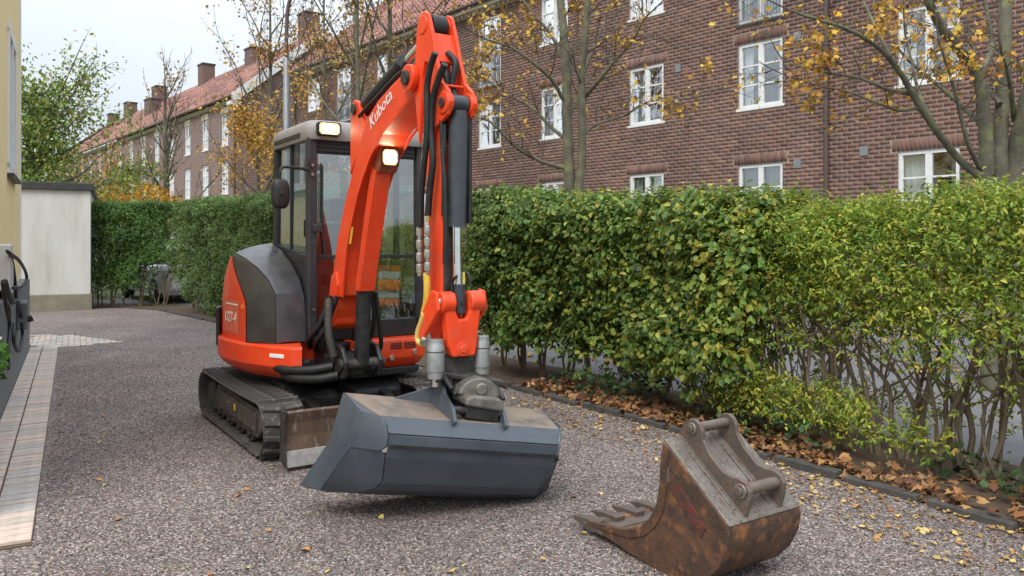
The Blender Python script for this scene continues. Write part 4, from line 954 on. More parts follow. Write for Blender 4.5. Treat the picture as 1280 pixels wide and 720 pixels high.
# ================================================================== rusty digging bucket on the gravel (t towards teeth, w across, z up)
TD, WD = Vector((-.55, .835, 0)).normalized(), Vector((.835, .55, 0)).normalized()
rb = empty('rusty_bucket', (.705, 3.56, 0), 0, 'rusty toothed digging bucket with two lugs lying on the gravel', 'bucket')
RM = Matrix((TD, WD, Vector((0, 0, 1)))).transposed().to_4x4()
WB = .457
def radd(q, name, m, bev=.004, smooth=None, parent=None): return MB().add(q.v, q.f, RM).build(name, m, parent or rb, bev, smooth)
curve = [(.56, .055), (.42, .040), (.25, .018), (.08, .002), (-.05, .0), (-.15, .016), (-.24, .06), (-.31, .135), (-.352, .22), (-.366, .29), (-.357, .332)]
q = MB(); n = len(curve); inn = []
for i, (a, z) in enumerate(curve):
    p0 = np.array(curve[max(i - 1, 0)]); p1 = np.array(curve[min(i + 1, n - 1)]); t = (p1 - p0) / np.linalg.norm(p1 - p0); nn_ = np.array([t[1], -t[0]]) * -1
    inn.append(tuple(np.array((a, z)) + np.array([t[1], -t[0]]) * .014))
if inn[3][1] < curve[3][1]: inn = [(2 * c[0] - i_[0], 2 * c[1] - i_[1]) for c, i_ in zip(curve, inn)]
rs = []
for (a, z), (a2, z2) in zip(curve, inn): rs.append([(a, .0, z), (a, WB, z), (a2, WB, z2), (a2, 0, z2)])
radd(q.rings(rs), 'shell', RUST, .003, 35)
bp2 = MB().prism([(-.365, .325), (-.357, .338), (.010, .612), (.022, .60)], -.004, WB + .004, 'y'); radd(bp2, 'back_plate', WORN, .005)
sidep = [(.56, .055), (.42, .040), (.25, .018), (.08, .002), (-.05, .0), (-.15, .016), (-.24, .06), (-.31, .135), (-.352, .22), (-.366, .29), (-.357, .332), (.012, .604), (.03, .50), (.036, .40), (.055, .31), (.10, .23), (.17, .165), (.27, .125), (.40, .105), (.56, .082)]
for y in (0, WB):
    sg = -1 if y == 0 else 1
    sp_ = radd(MB().prism(sidep, y - .010, y + .010, 'y'), 'side_plate', RUST, .004)
    # worn-in rim strip along the mouth and a welded wear plate
    radd(MB().prism([(.012, .604), (.03, .50), (.036, .40), (.055, .31), (.10, .23), (.17, .165), (.27, .125), (.40, .105), (.56, .082), (.56, .060), (.40, .072), (.25, .088), (.14, .13), (.06, .20), (.01, .29), (-.008, .40), (-.012, .50), (-.03, .575)],
                    y + sg * .009, y + sg * .017, 'y'), 'rim_strip', RUST, .004, parent=sp_)
    radd(MB().prism([(-.015, .41), (-.215, .235), (-.245, .285), (-.06, .455)], y + sg * .010, y + sg * .015, 'y'), 'nameplate', WORNDK if y else REDRUST, .002, parent=sp_)
    radd(MB().prism([(-.03, .43), (.0, .41), (.005, .46), (-.02, .50)], y + sg * .010, y + sg * .014, 'y'), 'wear_patch', WORNDK, .002, parent=sp_)
# lip and teeth
radd(MB().prism([(.44, .036), (.60, .048), (.60, .066), (.44, .062)], -.012, WB + .012, 'y'), 'lip_plate', WORNDK, .004)
for k, y in enumerate((.025, .160, .297, WB - .025)):
    tq = MB(); tq.rings([[(a, y - h, z - v), (a, y + h, z - v), (a, y + h, z + v), (a, y - h, z + v)] for a, h, v, z in ((.50, .030, .026, .062), (.60, .028, .024, .060), (.66, .022, .016, .058), (.725, .012, .005, .054))])
    radd(tq, 'tooth', WORNDK, .004)
# hitch ears with pins
dv = np.array([.805, .594]); nv = np.array([-.594, .805]); o0 = np.array([-.357, .335])
def ep(a, b): return tuple(o0 + dv * a + nv * b)
ear = [ep(.005, .0), ep(.485, .0), ep(.490, .05), ep(.478, .098), ep(.452, .122), ep(.42, .126), ep(.39, .112), ep(.365, .084), ep(.30, .062), ep(.20, .060), ep(.155, .082), ep(.125, .108), ep(.09, .118), ep(.055, .106), ep(.035, .075)]
for y in (.118, .342):
    er = radd(MB().prism(ear, y - .011, y + .011, 'y'), 'hitch_ear', WORNDK, .004)
    sg = -1 if y < .2 else 1
    for c_, r_ in ((ep(.437, .080), .028), (ep(.086, .076), .032)):
        radd(MB().cyl((c_[0], y + sg * .011, c_[1]), (c_[0], y + sg * .022, c_[1]), r_, 18), 'pin_collar', WORN, .003, 40, er)
        radd(MB().cyl((c_[0], y + sg * .022, c_[1]), (c_[0], y + sg * .034, c_[1]), r_ * .6, 14), 'pin_bolt', WORNDK, .003, 40, er)
for c_, r_ in ((ep(.437, .080), .023), (ep(.086, .076), .026)):
    radd(MB().cyl((c_[0], .126, c_[1]), (c_[0], .334, c_[1]), r_, 18), 'hitch_pin', WORNDK, .002, 40)
for y in (.075, .29):
    radd(MB().prism([ep(.05, .0), ep(.47, .0), ep(.47, .012), ep(.05, .012)], y - .006, y + .006, 'y'), 'weld_rib', WORN, .002)
radd(MB().prism([ep(.40, .002), ep(.45, .002), ep(.45, .008), ep(.40, .008)], .375, .41, 'y'), 'white_tag', DECAL, .001)

# ================================================================== brick apartment houses across the street
BO = np.array([5.79, 18.3]); BR = math.atan2(DB[1], DB[0])         # local x along the facade (away), y out towards the camera
BCOL = [(.225, .122, .096), (.20, .112, .09), (.245, .135, .10), (.18, .102, .086), (.21, .122, .10), (.255, .14, .10), (.165, .10, .086)]
GLASSROOM = ROOMDK
def window_unit(parent, x, z0, z1, w_=1.15, rail=False, rows=3, curtain=0):
    f = MB(); d0, d1 = -.10, -.03; t = .075
    f.span((x - w_ / 2, d0, z0), (x - w_ / 2 + t, d1, z1)); f.span((x + w_ / 2 - t, d0, z0), (x + w_ / 2, d1, z1))
    f.span((x - w_ / 2, d0, z1 - t), (x + w_ / 2, d1 + .002, z1)); f.span((x - w_ / 2, d0, z0), (x + w_ / 2, d1 + .002, z0 + t))
    f.span((x - .065, d0, z0 + t), (x + .065, d1 - .003, z1 - t))
    hh = (z1 - z0 - 2 * t) / rows
    for s in (-1, 1):
        xa, xb = (x + s * .065, x + s * (w_ / 2 - t))
        xa, xb = min(xa, xb), max(xa, xb)
        for k in range(1, rows): f.span((xa, d0 + .01, z0 + t + k * hh - .018), (xb, d1 - .008, z0 + t + k * hh + .018))
    fo = f.build('window', WHITEP, parent)
    for s in (-1, 1):
        xa, xb = sorted((x + s * .065, x + s * (w_ / 2 - t)))
        for k in range(rows):
            MB().add([(xa, -.075, z0 + t + k * hh), (xb, -.075, z0 + t + k * hh), (xb, -.075, z0 + t + (k + 1) * hh), (xa, -.075, z0 + t + (k + 1) * hh)], [(0, 1, 2, 3)]).build('pane', PANE, fo)
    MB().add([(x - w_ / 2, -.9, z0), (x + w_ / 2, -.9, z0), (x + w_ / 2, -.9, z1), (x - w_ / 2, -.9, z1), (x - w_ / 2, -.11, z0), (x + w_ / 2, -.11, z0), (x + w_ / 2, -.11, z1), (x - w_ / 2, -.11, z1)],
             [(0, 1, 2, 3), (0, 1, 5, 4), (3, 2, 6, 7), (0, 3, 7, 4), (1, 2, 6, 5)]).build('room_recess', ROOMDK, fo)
    r = random.Random(int(x * 100 + z0 * 7))
    for s in (-1, 1):
        cover = r.choice((.35, .5, .9, 1.0)); xa = x + s * (w_ / 2 - .05); xb = x + s * (w_ / 2 - .05 - (w_ / 2 - .1) * cover)
        n = 12; vs = []
        for z in (z0 + .05, z1 - .05):
            for k in range(n + 1): vs.append((xa + (xb - xa) * k / n, -.20 + .02 * math.sin(k * 2.1), z))
        MB().add(vs, [(k, k + 1, n + 2 + k, n + 1 + k) for k in range(n)]).build('curtain', CURTAIN, fo, 0, 180)
    MB().span((x - w_ / 2 - .06, -.11, z0 - .06), (x + w_ / 2 + .06, .03, z0 - .004)).build('sill', WHITEP if not rail else COPING, fo)
    if rail:
        rl = MB(); 
        for z in (z0 + .06, z0 + 1.02): rl.span((x - w_ / 2 + .02, .03, z), (x + w_ / 2 - .02, .055, z + .03))
        nb = 15
        for k in range(nb): xx = x - w_ / 2 + .04 + (w_ - .08) * k / (nb - 1); rl.span((xx - .008, .036, z0 + .06), (xx + .008, .050, z0 + 1.02))
        rl.build('railing', LAMPGREY, fo)
    return fo
def facade(parent, x0, x1, zt, holes, m, z0=-.1):
    xs = sorted({x0, x1} | {h[0] for h in holes} | {h[1] for h in holes}); zs = sorted({z0, zt} | {h[2] for h in holes} | {h[3] for h in holes})
    mb = MB()
    for a, b in zip(xs[:-1], xs[1:]):
        for c, d in zip(zs[:-1], zs[1:]):
            cx, cz = (a + b) / 2, (c + d) / 2
            if any(h[0] < cx < h[1] and h[2] < cz < h[3] for h in holes): continue
            mb.add([(a, 0, c), (b, 0, c), (b, 0, d), (a, 0, d)], [(0, 1, 2, 3)])
    for h in holes:
        a, b, c, d = h
        mb.add([(a, 0, c), (b, 0, c), (b, 0, d), (a, 0, d), (a, -.12, c), (b, -.12, c), (b, -.12, d), (a, -.12, d)], [(0, 1, 5, 4), (1, 2, 6, 5), (2, 3, 7, 6), (3, 0, 4, 7)])
    return mb.build('wall', m, parent)
def roof_tiles(parent, x0, x1, ye, ze, yr, zr, step_x=.24, step_s=.34):
    n = int((x1 - x0) / step_x); L = math.hypot(yr - ye, zr - ze); m = int(L / step_s); dy, dz = (yr - ye) / L, (zr - ze) / L
    gx, gs = np.meshgrid(np.arange(n), np.arange(m)); gx, gs = gx.ravel(), gs.ravel(); k = len(gx)
    px = x0 + gx * step_x; s0 = gs * step_s; V = np.zeros((k, 8, 3)); up = np.array([0, -dz, dy]) if False else np.array([0, abs(dz), abs(dy)])
    ts = [(0, 0.05), (.35, .0), (.7, .05), (1.0, .07)]
    for i, (fx, h) in enumerate(ts):
        for j, (fs_, hh) in enumerate(((-.03, .045), (1.02, .01))):
            V[:, i + 4 * j, 0] = px + fx * step_x
            s = s0 + fs_ * step_s; hgt = h + hh + rng.normal(0, .004, k)
            V[:, i + 4 * j, 1] = ye + dy * s + up[1] * hgt; V[:, i + 4 * j, 2] = ze + dz * s + up[2] * hgt
    fs = [(0, 1, 5, 4), (1, 2, 6, 5), (2, 3, 7, 6)]
    t = pal([(.285, .135, .105), (.245, .115, .095), (.33, .165, .125), (.20, .105, .09), (.27, .15, .125)], k, None, .13)
    mo = vnoise(np.stack([px, s0, px * 0], 1), .5, 3)[:, None]; t = t * (.75 + .5 * mo)
    return link('roof_tiles', fast_mesh('roof_tiles', V, fs, TILEM, t), parent, 'stuff')

EZ = 9.45; DEPTH = 10.0; RZ = 13.9
ROWS = ((1.82, 3.37), (4.71, 6.24), (7.58, 9.0))
nb_ = empty('brick_apartment_house', (BO[0], BO[1], 0), BR, 'long dark red brick apartment house with white windows behind the right hedge', 'apartment house')
cols = [-10.6, -7.2, -3.72, 0, 3.4, 6.94, 10.03, 13.3, 16.6, 19.9, 22.7]
FR = {0, 10.03, 19.9}
holes, wins = [], []
for x in cols:
    for r, (z0, z1) in enumerate(ROWS):
        rail = (r == 2 and x in FR); a = 6.72 if rail else z0
        holes.append((x - .575, x + .575, a, z1)); wins.append((x, a, z1, rail))
X0, X1 = -13.0, 24.9
wall = facade(nb_, X0, X1, EZ, holes, MORTAR)
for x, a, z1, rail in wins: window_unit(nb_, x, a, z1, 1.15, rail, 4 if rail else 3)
# bricks, proud of the mortar
bricks = []
ch_, cl_ = .090, .225
z = .30; row = 0
while z < EZ - .25:
    x = X0 + (0 if row % 2 else -cl_ / 2)
    while x < X1:
        L = cl_ if (row % 2 == 0 or True) else cl_ / 2
        a, b = max(x, X0) + .006, min(x + L, X1) - .006; segs = [(a, b)]
        for h in holes:
            if h[2] - .07 < z + ch_ / 2 < h[3] + .25:
                top = z + ch_ / 2 > h[3]; e0, e1 = (h[0] - .13, h[1] + .13) if top else (h[0], h[1])
                ns = []
                for p, q in segs:
                    if q <= e0 or p >= e1: ns.append((p, q)); continue
                    if p < e0 - .03: ns.append((p, e0 - .006))
                    if q > e1 + .03: ns.append((e1 + .006, q))
                segs = ns
        for p, q in segs: bricks.append((p + .003, q - .003, z + .0085, z + ch_ - .0085))
        x += L
    z += ch_; row += 1
for h in holes:                                                    # soldier courses over the openings
    n = 16
    for k in range(n):
        wid = (h[1] - h[0] + .24) / n; p = h[0] - .12 + k * wid; bricks.append((p + .005, p + wid - .005, h[3] + .012, h[3] + .245))
Bk = np.array(bricks)
cxy = BO[None] + np.outer((Bk[:, 0] + Bk[:, 1]) / 2, DB); u = cxy[:, 0] / cxy[:, 1]; zc = (Bk[:, 2] + Bk[:, 3]) / 2
pyv = 305 + (1.5 - zc) * 980 / cxy[:, 1]; pxv = 640 + 980 * u
vis = (pxv < 1275) & (pyv > 4) & (pyv < 222) & (cxy[:, 1] > 3)
order = np.argsort(np.where(vis, cxy[:, 1], 1e9)); single = order[:300]
mask = np.ones(len(Bk), bool); mask[single] = False
def brick_tints(B):
    n = len(B); t = pal(BCOL, n, [3, 3, 2, 2, 3, 1, 1.4], .08)
    mo = vnoise(np.stack([(B[:, 0]), B[:, 2], B[:, 2] * 0], 1), .9, 11)[:, None]; m2 = vnoise(np.stack([B[:, 0] + 40, B[:, 2] * .45, B[:, 2] * 0], 1), .35, 12)[:, None]; return t * (.84 + .32 * mo) * (.84 + .32 * m2)
def box_v(B, out):
    n = len(B); V = np.zeros((n, 8, 3))
    for i, (ix, yz, iz) in enumerate(((0, 0, 2), (1, 0, 2), (1, 0, 3), (0, 0, 3), (0, 1, 2), (1, 1, 2), (1, 1, 3), (0, 1, 3))):
        V[:, i, 0] = B[:, ix] + (.003 if ix == 0 else -.003) * yz; V[:, i, 2] = B[:, iz] + (.003 if iz == 2 else -.003) * yz; V[:, i, 1] = (out if yz else -.004)
    return V
Vb = box_v(Bk[mask], 0); Vb[:, 4:, 1] = (.012 + rng.normal(0, .002, mask.sum()))[:, None]
link('brickwork', fast_mesh('brickwork', Vb, [(4, 5, 6, 7), (0, 1, 5, 4), (1, 2, 6, 5), (2, 3, 7, 6), (3, 0, 4, 7)], BRICKM, brick_tints(Bk[mask])), wall, 'stuff')
bm_cache = {}
for i in single:
    p, q, a, b = Bk[i]; key = (round(q - p, 2), round(b - a, 3), random.randrange(9))
    if key not in bm_cache:
        B1 = np.array([[-(q - p) / 2, (q - p) / 2, -(b - a) / 2, (b - a) / 2]]); bm_cache[key] = fast_mesh('brick', box_v(B1, .012), [(4, 5, 6, 7), (0, 1, 5, 4), (1, 2, 6, 5), (2, 3, 7, 6), (3, 0, 4, 7)], BRICKM, pal(BCOL, 1, [3, 3, 2, 2, 3, 1, 1.4], .10))
    o = link('brick', bm_cache[key], wall); o.location = ((p + q) / 2, random.uniform(-.002, .002), (a + b) / 2)
MB().add([(X1, 0, -.1), (X1, -DEPTH, -.1), (X1, -DEPTH, EZ), (X1, -DEPTH / 2, RZ), (X1, 0, EZ)], [(0, 1, 2, 3, 4)]).build('gable_wall', BRICKM if False else mat('brick_gable', (.19, .12, .108), (.15, .095, .09), 6, .9, 0, .3, 20), nb_)
MB().span((X0, -.02, EZ - .26), (X1 + .05, .10, EZ - .16)).build('cornice', CREAMTRIM, nb_)
MB().span((X0, -.02, EZ - .16), (X1 + .12, .30, EZ + .0)).build('eaves_board', CREAMTRIM, nb_)
dn = MB()
for k in range(int((X1 - X0) / .22)): dn.box((X0 + .1 + k * .22, .14, EZ - .20), (.09, .12, .08))
tag(dn.build('dentil_course', CREAMTRIM, nb_), kind='stuff')
MB().cyl((X0, .36, EZ + .02), (X1 + .1, .36, EZ + .02), .07, 10).build('gutter', DRAINPIPE, nb_, smooth=40)
roof_ = MB().add([(X0, .34, EZ), (X1 + .15, .34, EZ), (X1 + .15, -DEPTH / 2, RZ), (X0, -DEPTH / 2, RZ), (X0, -DEPTH - .3, EZ), (X1 + .15, -DEPTH - .3, EZ)], [(0, 1, 2, 3), (3, 2, 5, 4)]).build('roof', mat('roof_base', (.22, .08, .06), None, rough=.9), nb_)
roof_tiles(roof_, X0, X1 + .2, .36, EZ + .02, -DEPTH / 2, RZ + .02)
for x in (23.2, 15.0): 
    c_ = MB().span((x - .9, -DEPTH / 2 - .5, RZ - .8), (x + .9, -DEPTH / 2 + .5, RZ + 1.3)).build('chimney', mat('chimney_brick', (.20, .12, .10), (.14, .09, .08), 9, .9, 0, .4, 30), roof_, .02)
    MB().span((x - .98, -DEPTH / 2 - .58, RZ + 1.25), (x + .98, -DEPTH / 2 + .58, RZ + 1.40)).build('chimney_cap', CONCRETE, roof_) if False else None
dp = MB().cyl((-1.66, .09, 0), (-1.66, .09, EZ - .1), .055, 12).build('drainpipe', DRAINPIPE, nb_, smooth=40)
for z in (2.2, 4.0, 5.8, 7.6): MB().cyl((-1.66, .09, z), (-1.66, .09, z + .05), .07, 12).build('pipe_clip', DRAINPIPE, dp, smooth=40)
dp2 = MB().cyl((24.5, .09, 0), (24.5, .09, EZ - .1), .055, 10).build('drainpipe', DRAINPIPE, nb_, smooth=40)
for x, z in ((-.95, 6.15), (-.95, 3.30), (-2.45, 3.45), (2.35, 6.0), (-6.0, 4.0)): MB().span((x - .09, 0, z - .10), (x + .09, .03, z + .10)).build('air_vent', LAMPGREY, nb_, .004)

# second house further down the street, gable towards us
fb = empty('far_brick_apartment_house', (BO[0], BO[1], 0), BR, 'distant brick apartment house with red tiled roof, white gable boards and chimneys at left', 'apartment house')
FBRICK = bpy.data.materials.new('far_brick'); FBRICK.use_nodes = True
t_ = FBRICK.node_tree; b_ = t_.nodes['Principled BSDF']; b_.inputs['Roughness'].default_value = .9
bt = t_.nodes.new('ShaderNodeTexBrick'); bt.inputs['Scale'].default_value = 1; bt.inputs['Brick Width'].default_value = .262; bt.inputs['Row Height'].default_value = .0865; bt.inputs['Mortar Size'].default_value = .008
bt.inputs['Color1'].default_value = (.235, .13, .105, 1); bt.inputs['Color2'].default_value = (.165, .10, .085, 1); bt.inputs['Mortar'].default_value = (.36, .32, .29, 1)
tcb = t_.nodes.new('ShaderNodeTexCoord'); spx = t_.nodes.new('ShaderNodeSeparateXYZ'); cbx = t_.nodes.new('ShaderNodeCombineXYZ'); adx = t_.nodes.new('ShaderNodeMath')
t_.links.new(tcb.outputs['Object'], spx.inputs[0]); t_.links.new(spx.outputs[0], adx.inputs[0]); t_.links.new(spx.outputs[1], adx.inputs[1])
t_.links.new(adx.outputs[0], cbx.inputs[0]); t_.links.new(spx.outputs[2], cbx.inputs[1]); t_.links.new(cbx.outputs[0], bt.inputs['Vector']); t_.links.new(bt.outputs[0], b_.inputs['Base Color'])
FX0, FX1 = 31.7, 82.0
fcols = [33.5 + 3.08 * k for k in range(16)]
fh = [(x - .5, x + .5, z0, z1) for x in fcols for z0, z1 in ((1.7, 3.3), (4.3, 6.1), (7.0, 8.75))]
facade(fb, FX0, FX1, EZ, fh, FBRICK)
for x in fcols:
    for k, (z0, z1) in enumerate(((1.7, 3.3), (4.3, 6.1), (7.0, 8.75))):
        if k == 0: continue
        window_unit(fb, x, z0, z1, 1.0, False, 3)
        MB().span((x - .56, .0, z1 + .02), (x + .56, .03, z1 + .36)).build('lintel', CREAMTRIM if k == 2 else FBRICK, fb)
MB().add([(FX0, 0, -.1), (FX0, -DEPTH, -.1), (FX0, -DEPTH, EZ), (FX0, -DEPTH / 2, RZ), (FX0, 0, EZ)], [(0, 1, 2, 3, 4)]).build('gable_wall', FBRICK, fb)
MB().span((FX0 - .1, -.02, EZ - .26), (FX1, .12, EZ - .02)).build('cornice', CREAMTRIM, fb)
for k in range(int((FX1 - FX0) / .3)) if False else (): pass
dn = MB()
for k in range(int((FX1 - FX0) / .26)): dn.box((FX0 + .1 + k * .26, .16, EZ - .14), (.12, .12, .14))
tag(dn.build('dentil_course', CREAMTRIM, fb), kind='stuff')
MB().cyl((FX0 - .3, .36, EZ + .02), (FX1, .36, EZ + .02), .07, 8).build('gutter', DRAINPIPE, fb, smooth=40)
fr_ = MB().add([(FX0 - .3, .34, EZ), (FX1, .34, EZ), (FX1, -DEPTH / 2, RZ), (FX0 - .3, -DEPTH / 2, RZ), (FX0 - .3, -DEPTH - .3, EZ), (FX1, -DEPTH - .3, EZ)], [(0, 1, 2, 3), (3, 2, 5, 4)]).build('roof', mat('far_roof_base', (.22, .08, .06), None, rough=.9), fb)
roof_tiles(fr_, FX0 - .3, FX1, .36, EZ + .02, -DEPTH / 2, RZ + .02, .3, .40)
for s in (0, 1):
    ya, yb = (.42, -DEPTH / 2) if s == 0 else (-DEPTH - .42, -DEPTH / 2)
    MB().add([(FX0 - .36, ya, EZ - .48), (FX0 - .36, yb, RZ - .50), (FX0 - .36, yb, RZ + .10), (FX0 - .36, ya, EZ + .12), (FX0 - .28, ya, EZ - .48), (FX0 - .28, yb, RZ - .50), (FX0 - .28, yb, RZ + .10), (FX0 - .28, ya, EZ + .12)],
             [(0, 1, 2, 3), (7, 6, 5, 4), (0, 1, 5, 4), (2, 3, 7, 6), (0, 3, 7, 4)]).build('gable_board', WHITEP, fb)
MB().span((FX0 - .36, -.1, EZ - .5), (FX0 + .2, .5, EZ - .30)).build('gable_return', WHITEP, fb)
MB().cyl((FX0 + .15, .09, 0), (FX0 + .15, .09, EZ - .2), .06, 8).build('drainpipe', DRAINPIPE, fb, smooth=40)
CHB = mat('far_chimney_brick', (.19, .115, .095), (.14, .09, .08), 9, .9, 0, .4, 30)
for x, yy, wd, hh in ((33.4, -5.0, 1.1, 1.3), (40.0, -4.4, 1.2, .9), (49.5, -4.6, 1.1, 1.35), (55.5, -2.5, 1.3, 1.2), (59.5, -4.2, 1.3, 1.5), (69.0, -4.4, 1.2, 1.3), (75, -4.4, 1.0, 1.0)):
    zb = RZ - (RZ - EZ) * abs(yy + 5) / 5
    c_ = MB().span((x - wd / 2, yy - .45, zb - .6), (x + wd / 2, yy + .45, zb + hh)).build('chimney', CHB, fr_, .02)
    MB().span((x - wd / 2 - .06, yy - .5, zb + hh - .02), (x + wd / 2 + .06, yy + .5, zb + hh + .08)).build('chimney_cap', COPING, fr_)

# ================================================================== street lamp
lp_ = empty('street_lamp', (-5.75, 20.0, 0), 0, 'tall grey street lamp post with curved top rising behind the cab', 'street lamp')
MB().tube([(0, 0, 0), (0, 0, 1.2), (0, 0, 1.22), (0, 0, 6.2), (0, 0, 6.25)], [.11, .11, .085, .08, .055], 16).build('post', LAMPGREY, lp_, smooth=40)
MB().tube(spline([(0, 0, 6.2), (0, 0, 6.9), (.06, -.02, 7.6), (.35, -.1, 8.2), (1.0, -.25, 8.6), (1.7, -.4, 8.7)], 6), .05, 12).build('curved_arm', DRAINPIPE, lp_, smooth=40)
MB().rings([[(1.6 + x * s, -.4 + y * s, z) for x, y in ((0, -.1), (.6, -.14), (.75, 0), (.6, .14), (0, .1))] for s, z in ((.8, 8.62), (1, 8.66), (1, 8.72), (.7, 8.82))]).build('lantern', LAMPGREY, lp_, .02)

# ================================================================== parked cars beyond the hedges
CARGLASS = mat('car_glass', (.02, .025, .03), None, rough=.05)
CARBLACK = mat('black_car_paint', (.012, .012, .014), (.02, .02, .022), 3, .25, coat=.8)
CARWHITE = mat('white_car_paint', (.78, .79, .80), (.74, .75, .76), 3, .3, coat=.6)
def car(name, loc, rz, paint, label):
    c = empty(name, loc, rz, label, 'car')
    def ringx(x, hw, zb, zs, zt, tw): return [(x, -hw, zb), (x, -hw, zs), (x, -tw, zt), (x, tw, zt), (x, hw, zs), (x, hw, zb)]
    body = MB().rings([ringx(2.15, .60, .32, .52, .60, .52), ringx(2.05, .80, .25, .60, .74, .66), ringx(1.2, .88, .22, .78, .90, .74), ringx(.75, .89, .22, .84, .95, .78), ringx(-1.5, .89, .22, .90, .98, .78), ringx(-2.0, .84, .25, .85, .98, .72), ringx(-2.12, .72, .35, .80, .9, .62)]).build('body', paint, c, .05, 40, 3)
    MB().rings([ringx(.85, .76, .90, .92, .95, .70), ringx(.15, .74, .9, .98, 1.40, .56), ringx(-.9, .74, .9, 1.0, 1.46, .57), ringx(-1.6, .73, .9, .98, 1.32, .56), ringx(-2.0, .70, .9, .92, .99, .62)]).build('cabin', CARGLASS, c, .03, 40)
    MB().rings([[(x, -w_, z), (x, w_, z), (x, w_, z + .05), (x, -w_, z + .05)] for x, w_, z in ((.12, .55, 1.385), (-.9, .57, 1.45), (-1.6, .56, 1.315))]).build('roof', paint, c, .02, 40)
    for x in (1.32, -1.32):
        for y in (-.80, .80):
            w_ = MB().cyl((x, y - .11, .32), (x, y + .11, .32), .32, 28).build('wheel', HOSE, c, .03, 40); s = 1 if y > 0 else -1
            MB().cyl((x, y + s * .10, .32), (x, y + s * .118, .32), .21, 20).build('rim', FITTING, w_, .01, 40)
            for k in range(5):
                t = k * 2 * math.pi / 5; MB().box((x + .1 * math.cos(t), y + s * .12, .32 + .1 * math.sin(t)), (.17, .012, .04), ry=-t).build('spoke', FITTING, w_)
    for y in (-.62, .62):
        MB().box((2.06, y, .62), (.14, .26, .11)).build('headlight', DECAL, c, .03); MB().box((-2.06, y, .82), (.12, .22, .14)).build('tail_light', REDRUST, c, .02)
        MB().box((.62, y * 1.5, 1.0), (.12, .16, .11)).build('door_mirror', paint, c, .03)
    return c
car('black_parked_car', (.62, 15.6, 0), BR, CARBLACK, 'black car parked on the street half hidden behind the broad leaved hedge')
car('white_parked_car', (-9.35, 21.6, 0), BR, CARWHITE, 'white car parked on the street glimpsed through the far hedge gaps')


# ================================================================== hedges
GREENS = dict(
    yellowish=[(.17, .28, .04), (.23, .34, .045), (.31, .39, .055), (.41, .45, .065), (.54, .49, .08), (.10, .185, .035), (.50, .32, .06)],
    broad=[(.11, .19, .045), (.14, .23, .05), (.19, .28, .055), (.08, .145, .04), (.29, .34, .065), (.38, .38, .08)],
    dark=[(.12, .20, .06), (.15, .24, .07), (.095, .165, .055), (.19, .28, .08), (.26, .32, .09)])
def shoot_leaves(P0, D, Ln, per, lsize, lwidth, tpl, cols, wts, base_t, droop=0.0, spread=.9, var=.22):
    n = len(P0); D = nrm(D)
    f = np.repeat(np.linspace(.15, 1.0, per)[None], n, 0) + rng.normal(0, .04, (n, per))
    P = (P0[:, None] + D[:, None] * (Ln[:, None] * f)[..., None]).reshape(-1, 3)
    Dr = np.repeat(D, per, 0); rad = rng.normal(0, 1, (n * per, 3)); rad -= Dr * (rad * Dr).sum(1, keepdims=True); rad = nrm(rad)
    LD = Dr * .45 + rad * spread + np.array([0, 0, -droop]); NN = nrm(Dr * .8 + np.array([0, 0, .7]) + rng.normal(0, .35, (n * per, 3)))
    sz = lsize * rng.uniform(.55, 1.25, n * per)
    V, fs = leaves(P, LD, NN, sz, lwidth, tpl)
    k = rng.choice(len(cols), n, p=np.array(wts) / sum(wts)); ct = np.array(cols)[k]
    t = np.repeat(ct * base_t[:, None], per, 0) * rng.normal(1, var, (n * per, 1)).clip(.5, 1.6)
    alt = rng.random(n * per) < .18; t[alt] = pal(cols, alt.sum(), wts, .2)
    return V, fs, np.clip(t, .004, .7)
